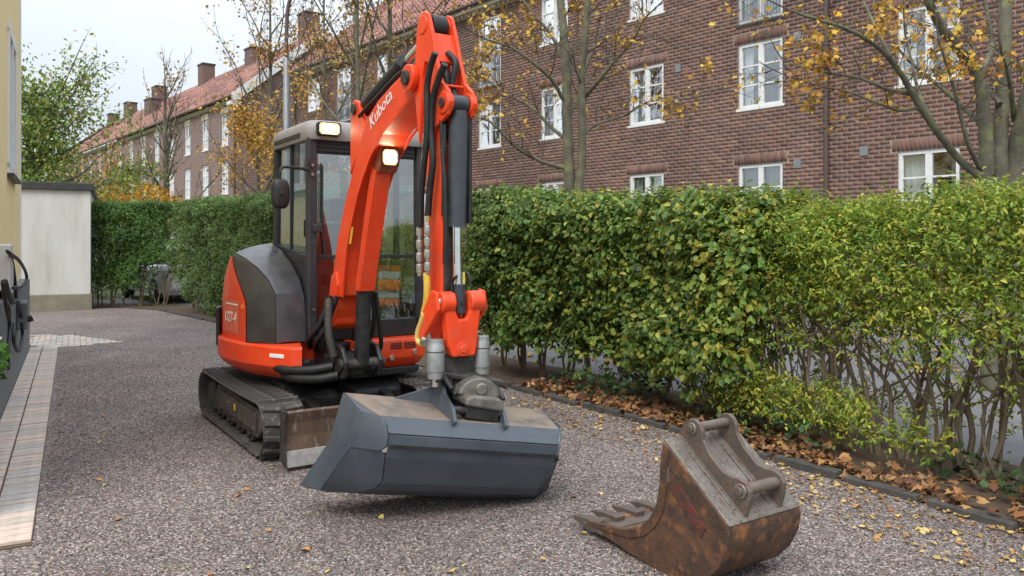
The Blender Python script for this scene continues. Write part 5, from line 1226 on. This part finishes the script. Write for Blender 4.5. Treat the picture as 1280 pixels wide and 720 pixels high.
def hedge(name, label, line, T, z0, zt, n, per, lsize, lwidth, tpl, cols, wts, Ln, seed, open_low=None, droop=.1, bulge=.12, left_round=0.0, stems=12, stem_r=.016, singles=0, group=None, ymix=None, core=.15, holes=0.28, gap=None):
    """line: plan points of the hedge's yard-side face; the hedge lies behind it (away from the yard)"""
    Lp = [np.array(p, float) for p in line]; sg = [np.linalg.norm(b - a) for a, b in zip(Lp[:-1], Lp[1:])]; tot = sum(sg); cum = np.concatenate([[0], np.cumsum(sg)])
    def at(s):
        s = np.clip(s, 0, tot); j = np.clip(np.searchsorted(cum, s, 'right') - 1, 0, len(sg) - 1); f = (s - cum[j]) / np.array(sg)[j]
        A = np.array(Lp); p = A[j] * (1 - f[:, None]) + A[j + 1] * f[:, None]; t = nrm(A[j + 1] - A[j]); return p, t, np.stack([t[:, 1], -t[:, 0]], 1)
    root = empty(name, (Lp[0][0], Lp[0][1], 0), 0, label, 'hedge', group); o3 = np.array([Lp[0][0], Lp[0][1], 0])
    s = rng.random(n) * tot; zz = rng.random(n); face = rng.random(n)
    pos, t, nb = at(s)
    top = zt(s / tot) if callable(zt) else np.full(n, zt)
    top = top + .10 * (vnoise(np.stack([s, s * 0, s * 0], 1), 1.6, seed) - .5)
    z = z0 + (top - z0) * zz; dep = rng.exponential(core, n)
    c = np.where(face < .60, dep, np.where(face < .80, T * rng.random(n), T - dep))
    istop = (face >= .60) & (face < .80)
    z = np.where(istop, top - rng.exponential(core * .7, n), z)
    bul = bulge * (vnoise(np.stack([s, z, s * 0], 1), 1.7, seed + 1) - .5) * 2 + .5 * bulge * (vnoise(np.stack([s, z, s * 0], 1), 4.1, seed + 2) - .5) * 2
    rt = np.clip((z - (top - .18)) / .18, 0, 1) ** 2 * .12; c = np.where(face < .60, c - bul + rt, np.where(face > .80, c + bul - rt, c))
    P = np.concatenate([pos + nb * c[:, None], z[:, None]], 1)
    den = .55 * vnoise(P, 2.3, seed + 3) + .45 * vnoise(P, 5.5, seed + 4)
    keep = den > holes + (.12 if open_low else 0) * (z < (open_low or 0))
    if open_low:
        h = np.clip((open_low - z) / (open_low - z0), 0, 1); keep &= rng.random(n) > np.clip(h * 1.9, 0, .97) * (vnoise(P, 1.25, seed + 5) < .60) 
    if gap: keep &= ~((s > gap[0]) & (s < gap[1]) & (z < gap[2] + .25 * (vnoise(P, 3.1, seed + 8) - .5)) & (rng.random(n) < .93))
    out = np.where((face < .60)[:, None], np.concatenate([-nb, np.full((n, 1), .25)], 1), np.where(istop[:, None], np.array([0, 0, 1.0]), np.concatenate([nb, np.full((n, 1), .25)], 1)))
    D = nrm(out + rng.normal(0, .6, (n, 3)) + np.array([0, 0, .25]))
    P, D, z = P[keep], D[keep], z[keep]; m = len(P); P = P - o3
    bt = .72 + .56 * vnoise(P, 1.3, seed + 6)
    V, fs, tt = shoot_leaves(P, D, Ln * rng.uniform(.6, 1.3, m), per, lsize, lwidth, tpl, cols, wts, bt, droop)
    if ymix is not None:
        yy = np.repeat(ymix(P + o3), per); sel = rng.random(len(yy)) < yy; tt[sel] = pal([(.34, .33, .05), (.42, .36, .06), (.26, .30, .05)], sel.sum(), None, .2)
    if singles:
        cen = V.mean(1) + o3; ds = np.linalg.norm(cen[:, :2], axis=1); idx = np.argsort(ds)[:: max(1, len(ds) // (singles * 40))][:singles]
        pxs = np.abs(cen[:, 0] / cen[:, 1]) < .64; idx = np.array([i for i in np.argsort(ds + (~pxs) * 99)[:singles * 6:6]])
        mk = np.ones(len(V), bool); mk[idx] = False
        for i in idx:
            c0 = V[i].mean(0); lo_ = link('leaf', fast_mesh('leaf', (V[i] - c0)[None], fs, LEAF, tt[i][None]), root); lo_.location = c0
        V, tt = V[mk], tt[mk]
    link('foliage', fast_mesh('foliage', V, fs, LEAF, tt), root, 'stuff')
    # woody stems
    rs_ = random.Random(seed)
    for k in range(stems):
        s0 = (k + rs_.uniform(.2, .8)) / stems * tot; p, t1, nb1 = at(np.array([s0])); p, t1, nb1 = p[0], t1[0], nb1[0]
        b0 = np.array([*(p + nb1 * (T * rs_.uniform(.3, .55))), -.02]) - o3
        mb = MB()
        for q in range(rs_.choice((2, 3, 3, 4))):
            lean = rs_.uniform(-.55, .55); out_ = rs_.uniform(-.28, .25); hgt = (zt(s0 / tot) if callable(zt) else zt) * rs_.uniform(.55, .9); r = stem_r * rs_.uniform(.55, 1.15)
            b1 = b0 + np.array([*(t1 * rs_.uniform(-.06, .06)), 0])
            pts = [b1]
            for w_ in (.25, .5, .75, 1.0): pts.append(b1 + np.array([*(t1 * lean * w_ ** 1.2 + nb1 * out_ * w_), hgt * w_]) + np.array([rs_.gauss(0, .03) for _ in range(3)]))
            sp2 = spline(pts, 3); mb.tube(sp2, list(np.linspace(r, r * .35, len(sp2))), 6)
            for w_ in range(rs_.choice((2, 3, 4))):
                i0 = rs_.randrange(3, len(sp2) - 2); d0 = np.array([*(t1 * rs_.uniform(-1, 1) + nb1 * rs_.uniform(-.7, .5)), rs_.uniform(.2, .9)]); L = rs_.uniform(.25, .6)
                tw = [sp2[i0], sp2[i0] + d0 * L * .5 + np.array([0, 0, .02]), sp2[i0] + d0 * L + np.array([0, 0, .10])]; mb.tube(tw, [r * .45, r * .35, r * .15], 5)
        mb.build('stem', STEM, root, smooth=50)
    return root
K = lambda f, i: KL[i] * (1 - f) + KL[i + 1] * f
n_ = off(KL[3], KL[1], 1.0); n_ = -n_ if n_[0] < 0 else n_
BACK = np.array([.838, .545])
a_ = KL[1] + (KL[2] - KL[1]) * .72 + BACK * .42; b2_ = np.array([3.35, 3.05]) + BACK * .42
hedge('clipped_hedge', 'yellow green small leaved hedge with bare stems below, behind the rusty bucket', [b2_, KL[1] + BACK * .40, KL[1] + (KL[2] - KL[1]) * .88 + BACK * .44], .75, .18, lambda f: 1.75 + 0 * f + .05 * np.cos(np.asarray(f) * 5), 20000, 6, .040, .42, LEAF4,
      GREENS['yellowish'], [3, 4, 4, 3, 1.3, 2, .35], .17, 21, open_low=1.18, stems=26, stem_r=.02, singles=250, bulge=.14,
      ymix=lambda P: np.clip((1.25 - P[:, 2]) * .5, .10, .36), core=.16, holes=.30)
hs = np.array([-.86, 9.27]) + BACK * .42
hedge('broad_leaved_hedge', 'dense dark green broad leaved hedge just right of the raised arm', [a_ + (KL[1] - a_) * .12, hs], .85, .10, lambda f: 1.78 + .22 * np.asarray(f), 14000, 6, .060, .72, LEAF4,
      GREENS['broad'], [3, 4, 3, 2, 1.6, .7], .18, 33, ymix=lambda P: np.clip((P[:, 0] - .1) * .16, .02, .30), open_low=.55, stems=10, stem_r=.022, singles=120, droop=.55, bulge=.20, core=.16, holes=.33)
h3 = [np.array([-2.5, 11.4]) + BACK * .35, np.array([-5.3, 14.7]) + BACK * .3, np.array([-8.0, 17.75]) + BACK * .3]
tot3 = sum(np.linalg.norm(b - a) for a, b in zip(h3[:-1], h3[1:]))
hedge('small_leaved_hedge', 'long dense dark green hedge running behind the excavator cab', h3, .9, .05, lambda f: 2.28 + .08 * np.asarray(f), 34000, 6, .05, .5, LEAF2, GREENS['dark'], [3, 4, 2, 3, 1.2], .14, 47, gap=(tot3 - 1.05, tot3, .75), open_low=.45, stems=16, stem_r=.02, bulge=.16, holes=.16)
hedge('square_hedge', 'dark green square clipped hedge block beside the white outbuilding', [np.array([-8.15, 18.35]), np.array([-10.05, 18.45])], .9, .05, 2.42, 13000, 6, .05, .5, LEAF2, [(.095, .19, .048), (.12, .225, .055), (.075, .15, .042), (.16, .26, .065)], [3, 4, 2, 2], .14, 58, gap=(0, .62, 1.0), open_low=.6, stems=6, stem_r=.02, bulge=.14, holes=.18)

# yellow shrub behind the far hedge
ys = empty('yellow_shrub', (-14.0, 28.5, 0), 0, 'low rounded bush with yellow orange autumn leaves behind the square hedge', 'shrub')
n = 2600; u_ = nrm(rng.normal(0, 1, (n, 3))); u_[:, 2] = np.abs(u_[:, 2]); P = u_ * np.array([1.9, 1.2, 1.5]) * rng.uniform(.75, 1.05, (n, 1)) + np.array([.35, 0, 2.15])
V, fs = leaves(P, u_ + rng.normal(0, .6, (n, 3)), u_ + rng.normal(0, .4, (n, 3)), .13 * rng.uniform(.6, 1.3, n), .7, LEAF2)
link('foliage', fast_mesh('foliage', V, fs, LEAF, pal([(.55, .30, .03), (.60, .38, .05), (.45, .22, .03)], n)), ys, 'stuff')
mb = MB()
for k in range(7): mb.tube([(0, 0, 0), (math.cos(k) * .5, math.sin(k) * .4, 1.4), (math.cos(k) * 1.0, math.sin(k) * .8, 2.6)], [.04, .03, .01], 6)
mb.build('stem', TWIG, ys, smooth=50)

# ================================================================== trees
class Tree:
    def __init__(s, name, loc, label, seed, group=None):
        s.root = empty(name, loc, 0, label, 'tree', group); s.o = np.array(loc, float); s.r = random.Random(seed); s.tw = MB(); s.tips = []; s.rg = np.random.default_rng(seed)
    def limb(s, pts, r0, r1, name='limb', n=10, m=None):
        P = spline(pts, 6); P = [p + s.rg.normal(0, min(r0 * .05, .008), 3) for p in P]
        MB().tube(P, list(np.linspace(r0, r1, len(P))), n).build(name, m or BARK, s.root, smooth=60); return P
    def grow(s, p, d, L, r, lvl, up=.25, spread=.75, kids=(3, 5), seg=5, wob=.22):
        d = d / np.linalg.norm(d); pts = [p]; q = p
        for k in range(seg):
            d = d + s.rg.normal(0, wob, 3) * .5 + np.array([0, 0, up * .22]); d /= np.linalg.norm(d); q = q + d * L / seg; pts.append(q)
        s.tw.tube(pts, list(np.linspace(r, r * .4, len(pts))), 5 if lvl > 1 else 4, cap=False)
        if lvl <= 1:
            for k in range(1, len(pts)): s.tips.append((pts[k], d))
        if lvl > 0:
            for k in range(s.r.randint(*kids)):
                i = s.r.randint(1, seg); dd = np.array(pts[min(i, seg)]) - np.array(pts[i - 1]); dd /= np.linalg.norm(dd)
                side = s.rg.normal(0, 1, 3); side -= dd * side.dot(dd); side /= np.linalg.norm(side)
                s.grow(np.array(pts[i]), dd * (1 - spread * .5) + side * spread + np.array([0, 0, up * .5]), L * s.r.uniform(.45, .75), r * .55, lvl - 1, up, spread, kids, max(3, seg - 1), wob)
    def sprout(s, P, every, L, r, lvl, start=.2, **k):
        n = len(P)
        for i in range(int(n * start), n, every):
            t = P[min(i + 1, n - 1)] - P[max(i - 1, 0)]; t = t / np.linalg.norm(t); side = s.rg.normal(0, 1, 3); side -= t * side.dot(t); side /= np.linalg.norm(side)
            s.grow(P[i], t * .5 + side * .8 + np.array([0, 0, .2]), L * s.r.uniform(.6, 1.2) * (1 - .4 * i / n), r * (1 - .5 * i / n), lvl, **k)
        s.grow(P[-1], P[-1] - P[-2], L, r, lvl, **k)
    def done(s, n, size, cols, wts=None, tpl=MAPLE, width=1.0, cluster=.08, mask=None, tm=None, clumps=None):
        tag(s.tw.build('twigs', tm or TWIG, s.root, smooth=60), kind='stuff')
        if not n: return
        T = np.array([t[0] for t in s.tips])
        if mask is not None:
            keep = mask(T + s.o); T = T[keep]
        if clumps:
            w_ = vnoise(T, clumps, 5) ** 4; idx = s.rg.choice(len(T), n, p=w_ / w_.sum())
        else: idx = s.rg.integers(0, len(T), n)
        P = T[idx] + s.rg.normal(0, cluster, (n, 3)); D = s.rg.normal(0, 1, (n, 3)) + np.array([0, 0, -.7]); N2 = s.rg.normal(0, .7, (n, 3)) + np.array([0, -.3, .8])
        V, fs = leaves(P, D, N2, size * s.rg.uniform(.55, 1.2, n), width, tpl, .06 if tpl is MAPLE else 0)
        link('foliage', fast_mesh('foliage', V, fs, LEAFDRY if tpl is MAPLE else LEAF, pal(cols, n, wts, .2)), s.root, 'stuff')
AUT = [(.48, .27, .08), (.56, .36, .09), (.38, .20, .08), (.52, .30, .07), (.30, .16, .07), (.44, .33, .11)]
GOLD = [(.62, .36, .04), (.68, .44, .06), (.55, .28, .04), (.45, .33, .05), (.60, .30, .08)]
def px3(D, px, py, dy=0.0): return np.array([(px - 640) / 980 * (D + dy), D + dy, 1.5 + (305 - py) * (D + dy) / 980])
# --- maple straight behind the hedge (two stems)
A = Tree('maple_tree', (.86, 11.6, 0), 'two stemmed maple with sparse orange leaves right of the raised arm', 3, 'maples along the street')
Dp = 11.6; f = lambda px, py, dy=0: px3(Dp, px, py, dy) - A.o
t1 = A.limb([np.array([-.02, 0, -.1]), f(712, 260), f(711, 200), f(709, 150), f(708, 100), f(705, 45), f(700, -10, .1), f(697, -90, .2), f(700, -190, .2)], .095, .045, 'trunk', 14)
t2 = A.limb([np.array([.12, -.05, -.1]), f(722, 255, -.1), f(727, 205, -.1), f(728, 160, -.15), f(727, 110, -.2), f(730, 60, -.3), f(735, 0, -.4), f(742, -80, -.5), f(745, -160, -.5)], .075, .03, 'trunk', 12)
LA = [([(708, 210), (690, 206), (668, 198), (640, 180, -.2), (622, 160, -.3), (604, 148, -.4), (588, 150, -.5)], .048), ([(709, 175), (690, 160, .2), (665, 135, .4), (635, 118, .5), (600, 95, .6), (578, 90, .7)], .045),
      ([(707, 130), (690, 100, -.2), (668, 80, -.4), (640, 60, -.5), (610, 50, -.7), (590, 40, -.8)], .042), ([(706, 80), (690, 45, .2), (665, 15, .3), (640, -20, .5)], .045),
      ([(727, 175), (738, 160, .2), (755, 152, .3), (780, 145, .3), (805, 130, .2), (832, 122, .1), (850, 125, 0)], .035), ([(728, 125), (745, 105, -.3), (765, 80, -.5), (788, 55, -.6), (805, 25, -.8), (835, -5, -1)], .045),
      ([(728, 95), (742, 60, .2), (755, 30, .4), (768, -5, .5)], .04), ([(709, 160), (722, 120, .4), (740, 95, .6), (762, 60, .8), (770, 20, 1)], .03), ([(708, 110), (718, 70, .3), (724, 30, .5), (740, -20, .7)], .035)]
for pts, r in LA:
    P = A.limb([f(*p) for p in pts], r * .78, r * .17, 'limb', 8); A.sprout(P, 3, .75, .011, 2, .25, up=.15, spread=.8)
A.sprout(t1, 6, .9, .022, 1, .55, up=.2); A.sprout(t2, 5, .9, .02, 1, .5, up=.2)
A.done(1700, .075, AUT + GOLD[:2], None, clumps=1.6, cluster=.05)
# --- big multi stemmed maple on the right
B = Tree('maple_tree', (4.98, 8.1, 0), 'large multi stemmed maple with golden leaves at the right edge', 4, 'maples along the street')
Db = 8.1; f = lambda px, py, dy=0: px3(Db, px, py, dy) - B.o
S1 = B.limb([np.array([-.05, 0, -.1]), f(1232, 255), f(1233, 210), f(1232, 170), f(1229, 125), f(1222, 92), f(1206, 68, -.1), f(1188, 50, -.2), f(1172, 25, -.3), f(1158, -5, -.4), f(1140, -60, -.5)], .085, .035, 'trunk', 12)
S2 = B.limb([np.array([.05, .1, -.1]), f(1248, 255), f(1250, 190), f(1253, 120, .1), f(1256, 60, .1), f(1258, 0, .2), f(1262, -90, .3)], .085, .05, 'trunk', 12)
S3 = B.limb([np.array([.12, -.05, -.1]), f(1262, 255), f(1268, 200), f(1278, 150, -.1), f(1290, 100, -.2), f(1305, 30, -.3), f(1320, -50, -.4)], .10, .05, 'trunk', 12)
for pts, r in (([(1226, 222), (1200, 200), (1172, 165, -.1), (1148, 130, -.2), (1126, 92, -.3), (1104, 65, -.4), (1078, 46, -.5), (1050, 33, -.6), (1015, 22, -.7), (985, 12, -.8)], .056),
               ([(1226, 212), (1210, 180, -.2), (1200, 140, -.3), (1188, 95, -.4), (1175, 55, -.5), (1168, 10, -.6)], .035),
               ([(1140, 118, -.2), (1110, 112, -.2), (1075, 98, -.1), (1040, 92, 0), (1005, 85, .1), (985, 78, .2)], .028),
               ([(1150, 134, -.2), (1125, 138, -.1), (1095, 128, 0), (1062, 115, .1), (1025, 108, .2), (1000, 100, .3)], .024),
               ([(1120, 85, -.3), (1105, 55, -.2), (1090, 25, 0), (1075, -10, .2)], .035), ([(1232, 160), (1205, 135, .3), (1165, 100, .5), (1135, 75, .6), (1110, 40, .7), (1095, 0, .8)], .035),
               ([(1226, 92, 0), (1240, 60, .3), (1235, 20, .4), (1225, -30, .5)], .05), ([(1250, 130, 0), (1228, 100, .3), (1215, 55, .5), (1205, 10, .6)], .035), ([(1268, 150, 0), (1262, 100, -.3), (1250, 55, -.5), (1248, 0, -.6)], .035),
               ([(1172, 165, -.1), (1150, 120, .3), (1140, 80, .5), (1130, 30, .6), (1132, -20, .6)], .03)):
    P = B.limb([f(*p) for p in pts], r * .8, r * .18, 'limb', 8); B.sprout(P, 3, .5, .008, 2, .3, up=.1, spread=.85)
B.sprout(S2, 7, .6, .014, 1, .5, up=.1); B.sprout(S3, 6, .6, .014, 1, .45, up=.1)
B.done(1250, .064, GOLD + AUT[:3], None, clumps=2.2, cluster=.04)
# --- bare trees between the houses and the cab
def street_tree(name, D, px, h, label, seed, n, size, cols, rt, spread=.55, nl=9, L0=2.0, start=.3, cl=.12, clumps=1.0, lean=0, twr=.018, lvl=2, kids=(3, 4), up=.45, group='bare trees along the street'):
    o = px3(D, px, 305); o[2] = 0; t = Tree(name, o.tolist(), label, seed, group); hh = h
    P = t.limb([np.array([0, 0, -.1]), np.array([.02, 0, hh * .25]), np.array([lean * .3, .1, hh * .5]), np.array([lean * .6, 0, hh * .75]), np.array([lean, 0, hh])], rt, rt * .22, 'trunk', 10)
    for k in range(nl):
        i = int(len(P) * (start + (.95 - start) * k / nl)); an = k * 2.4 + t.r.random(); d = np.array([math.cos(an) * spread, math.sin(an) * spread, .75]); L = L0 * (1.15 - .5 * k / nl)
        pts = [P[i]]; 
        for q in range(4): d = d + t.rg.normal(0, .13, 3) + np.array([0, 0, .08]); pts.append(pts[-1] + d / np.linalg.norm(d) * L / 4)
        r = rt * .42 * (1 - .5 * k / nl); LP = t.limb(pts, r, r * .3, 'limb', 7); t.sprout(LP, 4, L * .42, max(r * .4, twr * .5), lvl - 1, .25, up=up, spread=.6, kids=kids)
    t.sprout(P, 5, L0 * .4, twr, lvl - 1, .75, up=up, spread=.55, kids=kids)
    t.done(n, size, cols, None, cluster=cl, clumps=clumps); return t
street_tree('street_tree', 21, 487, 10.6, 'tall thin tree with few brown leaves, second left of the arm', 11, 1300, .11, AUT, .13, L0=2.9, nl=12, start=.35)
street_tree('street_tree', 19, 446, 9.6, 'slim tree with upright twigs directly above the cab roof', 12, 1000, .10, AUT, .10, L0=2.5, nl=11, start=.38)
street_tree('street_tree', 25, 405, 9.8, 'slender tree between the lamp post and the boom with rusty leaves', 17, 800, .11, AUT, .10, L0=2.4, nl=10, start=.35)
street_tree('street_tree', 27, 338, 9.9, 'tall bare crowned tree left of the lamp post in front of the gable', 13, 800, .12, AUT, .13, L0=2.8, nl=12, start=.45, group='bare trees along the street')
street_tree('street_tree', 31, 206, 7.9, 'tall narrow leafless tree in front of the distant brick house', 15, 200, .12, AUT, .17, spread=.38, L0=2.3, nl=14, start=.22, group='bare trees along the street')
street_tree('golden_tree', 24, 322, 5.6, 'low golden leaved tree beside the cab mirror', 14, 3600, .09, [(.52, .27, .05), (.58, .34, .06), (.44, .22, .05), (.40, .28, .07)], .09, spread=1.0, L0=2.1, nl=14, start=.36, cl=.2, clumps=.8, group='small autumn trees')
street_tree('brown_tree', 30, 138, 4.4, 'small spreading tree with brownish orange leaves beside the green tree', 16, 2600, .09, AUT, .14, spread=.9, L0=2.1, nl=11, start=.3, cl=.2, clumps=.7, group='small autumn trees')
# --- large green tree behind the white outbuilding
Gt = Tree('green_tree', (-13.6, 22.0, 0), 'large loose green leaved tree rising behind the white outbuilding', 21)
P = Gt.limb([np.array([0, 0, -.1]), np.array([.1, 0, 2.0]), np.array([0, .1, 4.0]), np.array([.2, 0, 6.0])], .22, .06, 'trunk', 12)
for k in range(17):
    i = int(len(P) * (.25 + .7 * k / 17)); an = k * 2.4; d = np.array([math.cos(an), math.sin(an) * .9, .55]); L = 2.9 * (1 - .45 * k / 17); pts = [P[i]]
    for q in range(4): d = d + Gt.rg.normal(0, .12, 3) + np.array([0, 0, .05]); pts.append(pts[-1] + d / np.linalg.norm(d) * L / 4)
    LP = Gt.limb(pts, .07 * (1 - .5 * k / 17), .018, 'limb', 7); Gt.sprout(LP, 3, .8, .014, 1, .25, up=.1, spread=.8)
for px, py in ((104, 52), (128, 118), (118, 75)):                 # long shoots reaching to the right and up
    e = px3(22.0, px, py) - Gt.o; LP = Gt.limb([P[10], P[10] * .5 + e * .5 + np.array([0, 0, .2]), e], .04, .01, 'limb', 6); Gt.sprout(LP, 3, .5, .01, 0, .35)
Gt.done(16500, .12, [(.17, .27, .055), (.23, .33, .065), (.30, .36, .075), (.43, .40, .08), (.13, .22, .05), (.48, .34, .08)], [3, 4, 3, 1.5, 2, .6], LEAF4, .62, .24, clumps=.45)

# ================================================================== fallen leaves
def ground_leaves(n, XY, size, cols, tpl, lift, tilt_=.35, z0=0.0):
    P = np.concatenate([XY, (z0 + lift * rng.random(n))[:, None]], 1); a = rng.random(n) * 2 * np.pi
    D = np.stack([np.cos(a), np.sin(a), rng.normal(0, tilt_ * .5, n)], 1); NN = np.stack([rng.normal(0, tilt_, n), rng.normal(0, tilt_, n), np.ones(n)], 1)
    return leaves(P, D, NN, size * rng.uniform(.6, 1.25, n), 1.0, tpl, .09) + (pal(cols, n, None, .2),)
# drift along the kerb and in the bed
L = KL[2] - KL[0]; n = 3300
def along(n, lo, hi, d0, d1, pw=1.0):
    f = lo + (hi - lo) * rng.random(n) ** 1.35; seg = [np.linalg.norm(KL[i + 1] - KL[i]) for i in range(3)]; c = np.concatenate([[0], np.cumsum(seg)]); s = f * c[-1]
    j = np.clip(np.searchsorted(c, s, 'right') - 1, 0, 2); g_ = (s - c[j]) / np.array(seg)[j]; A_ = np.array(KL); p = A_[j] * (1 - g_[:, None]) + A_[j + 1] * g_[:, None]; t = nrm(A_[j + 1] - A_[j])
    return p + np.stack([t[:, 1], -t[:, 0]], 1) * (d0 + (d1 - d0) * rng.random(n) ** pw)[:, None]
BROWN = [(.27, .12, .05), (.34, .17, .07), (.20, .09, .045), (.42, .24, .10), (.30, .18, .09), (.15, .075, .045)]
XY = along(n, 0, .98, .02, .65, 1.5); XY = XY[(vnoise(np.concatenate([XY, XY[:, :1] * 0], 1), 2.6, 4) + .25 * rng.random(n)) > .47]; n = len(XY); V, fs, tt = ground_leaves(n, XY, .072, BROWN, MAPLE, .07, .55, .015)
link('fallen_leaves', fast_mesh('fallen_leaves', V, fs, LEAFDRY, tt), kind='stuff')
n = 1500; XY = along(n, 0, .95, -.75, .0, .45); XY2 = along(n, 0, .95, -.0, -.75, 1.7); V, fs, tt = ground_leaves(n, XY2, .030, [(.50, .33, .10), (.42, .22, .08), (.58, .42, .14), (.30, .14, .06)], LEAF4, .008, .3, .008)
link('leaf_litter', fast_mesh('leaf_litter', V, fs, LEAFDRY, tt), kind='stuff')
n = 900; X_ = rng.uniform(-7, 9, n); Y_ = rng.uniform(8.5, 17, n); xk = np.interp(Y_, [p[1] for p in K_LINE], [p[0] for p in K_LINE]); k_ = X_ > xk + 1.2
V, fs, tt = ground_leaves(k_.sum(), np.stack([X_, Y_], 1)[k_], .08, GOLD + BROWN[:3], MAPLE, .01, .25, .0)
link('street_leaves', fast_mesh('street_leaves', V, fs, LEAFDRY, tt), kind='stuff')
# single leaves lying out on the gravel
n = 90; r_ = np.random.default_rng(5); Yl = 3.5 + 4.5 * r_.random(n) ** 1.4; Xl = (r_.random(n) * 1.25 - .58) * Yl; okk = in_yard(Xl, Yl)
V, fs, tt = ground_leaves(n, np.zeros((n, 2)), .042, [(.62, .46, .14), (.50, .25, .08), (.66, .52, .24), (.42, .18, .07)], LEAF4, .0, .3, .012)
for i in np.where(okk)[0]:
    o = link('fallen_leaf', fast_mesh('fallen_leaf', V[i][None], fs, LEAFDRY, tt[i][None])); o.location = (Xl[i], Yl[i], 0)
    kind_ = int(tt[i][1] > .33)
    tag(o, ('small rust brown leaf lying alone on the grey gravel', 'small pale yellow leaf lying alone on the grey gravel')[kind_], 'leaf', ('brown leaves scattered on the gravel', 'yellow leaves scattered on the gravel')[kind_])
# ivy in the bed under the hedge
n = 1500; XY = along(n, 0, .95, .15, .7); w_ = vnoise(np.concatenate([XY, XY[:, :1] * 0], 1), 1.6, 9) > .5; XY = XY[w_]; n = len(XY)
V, fs, tt = ground_leaves(n, XY, .06, [(.04, .09, .03), (.06, .12, .04), (.10, .16, .07)], MAPLE, .22, .5, .03)
tag(link('ivy', fast_mesh('ivy', V, fs, LEAF, tt)), kind='stuff')
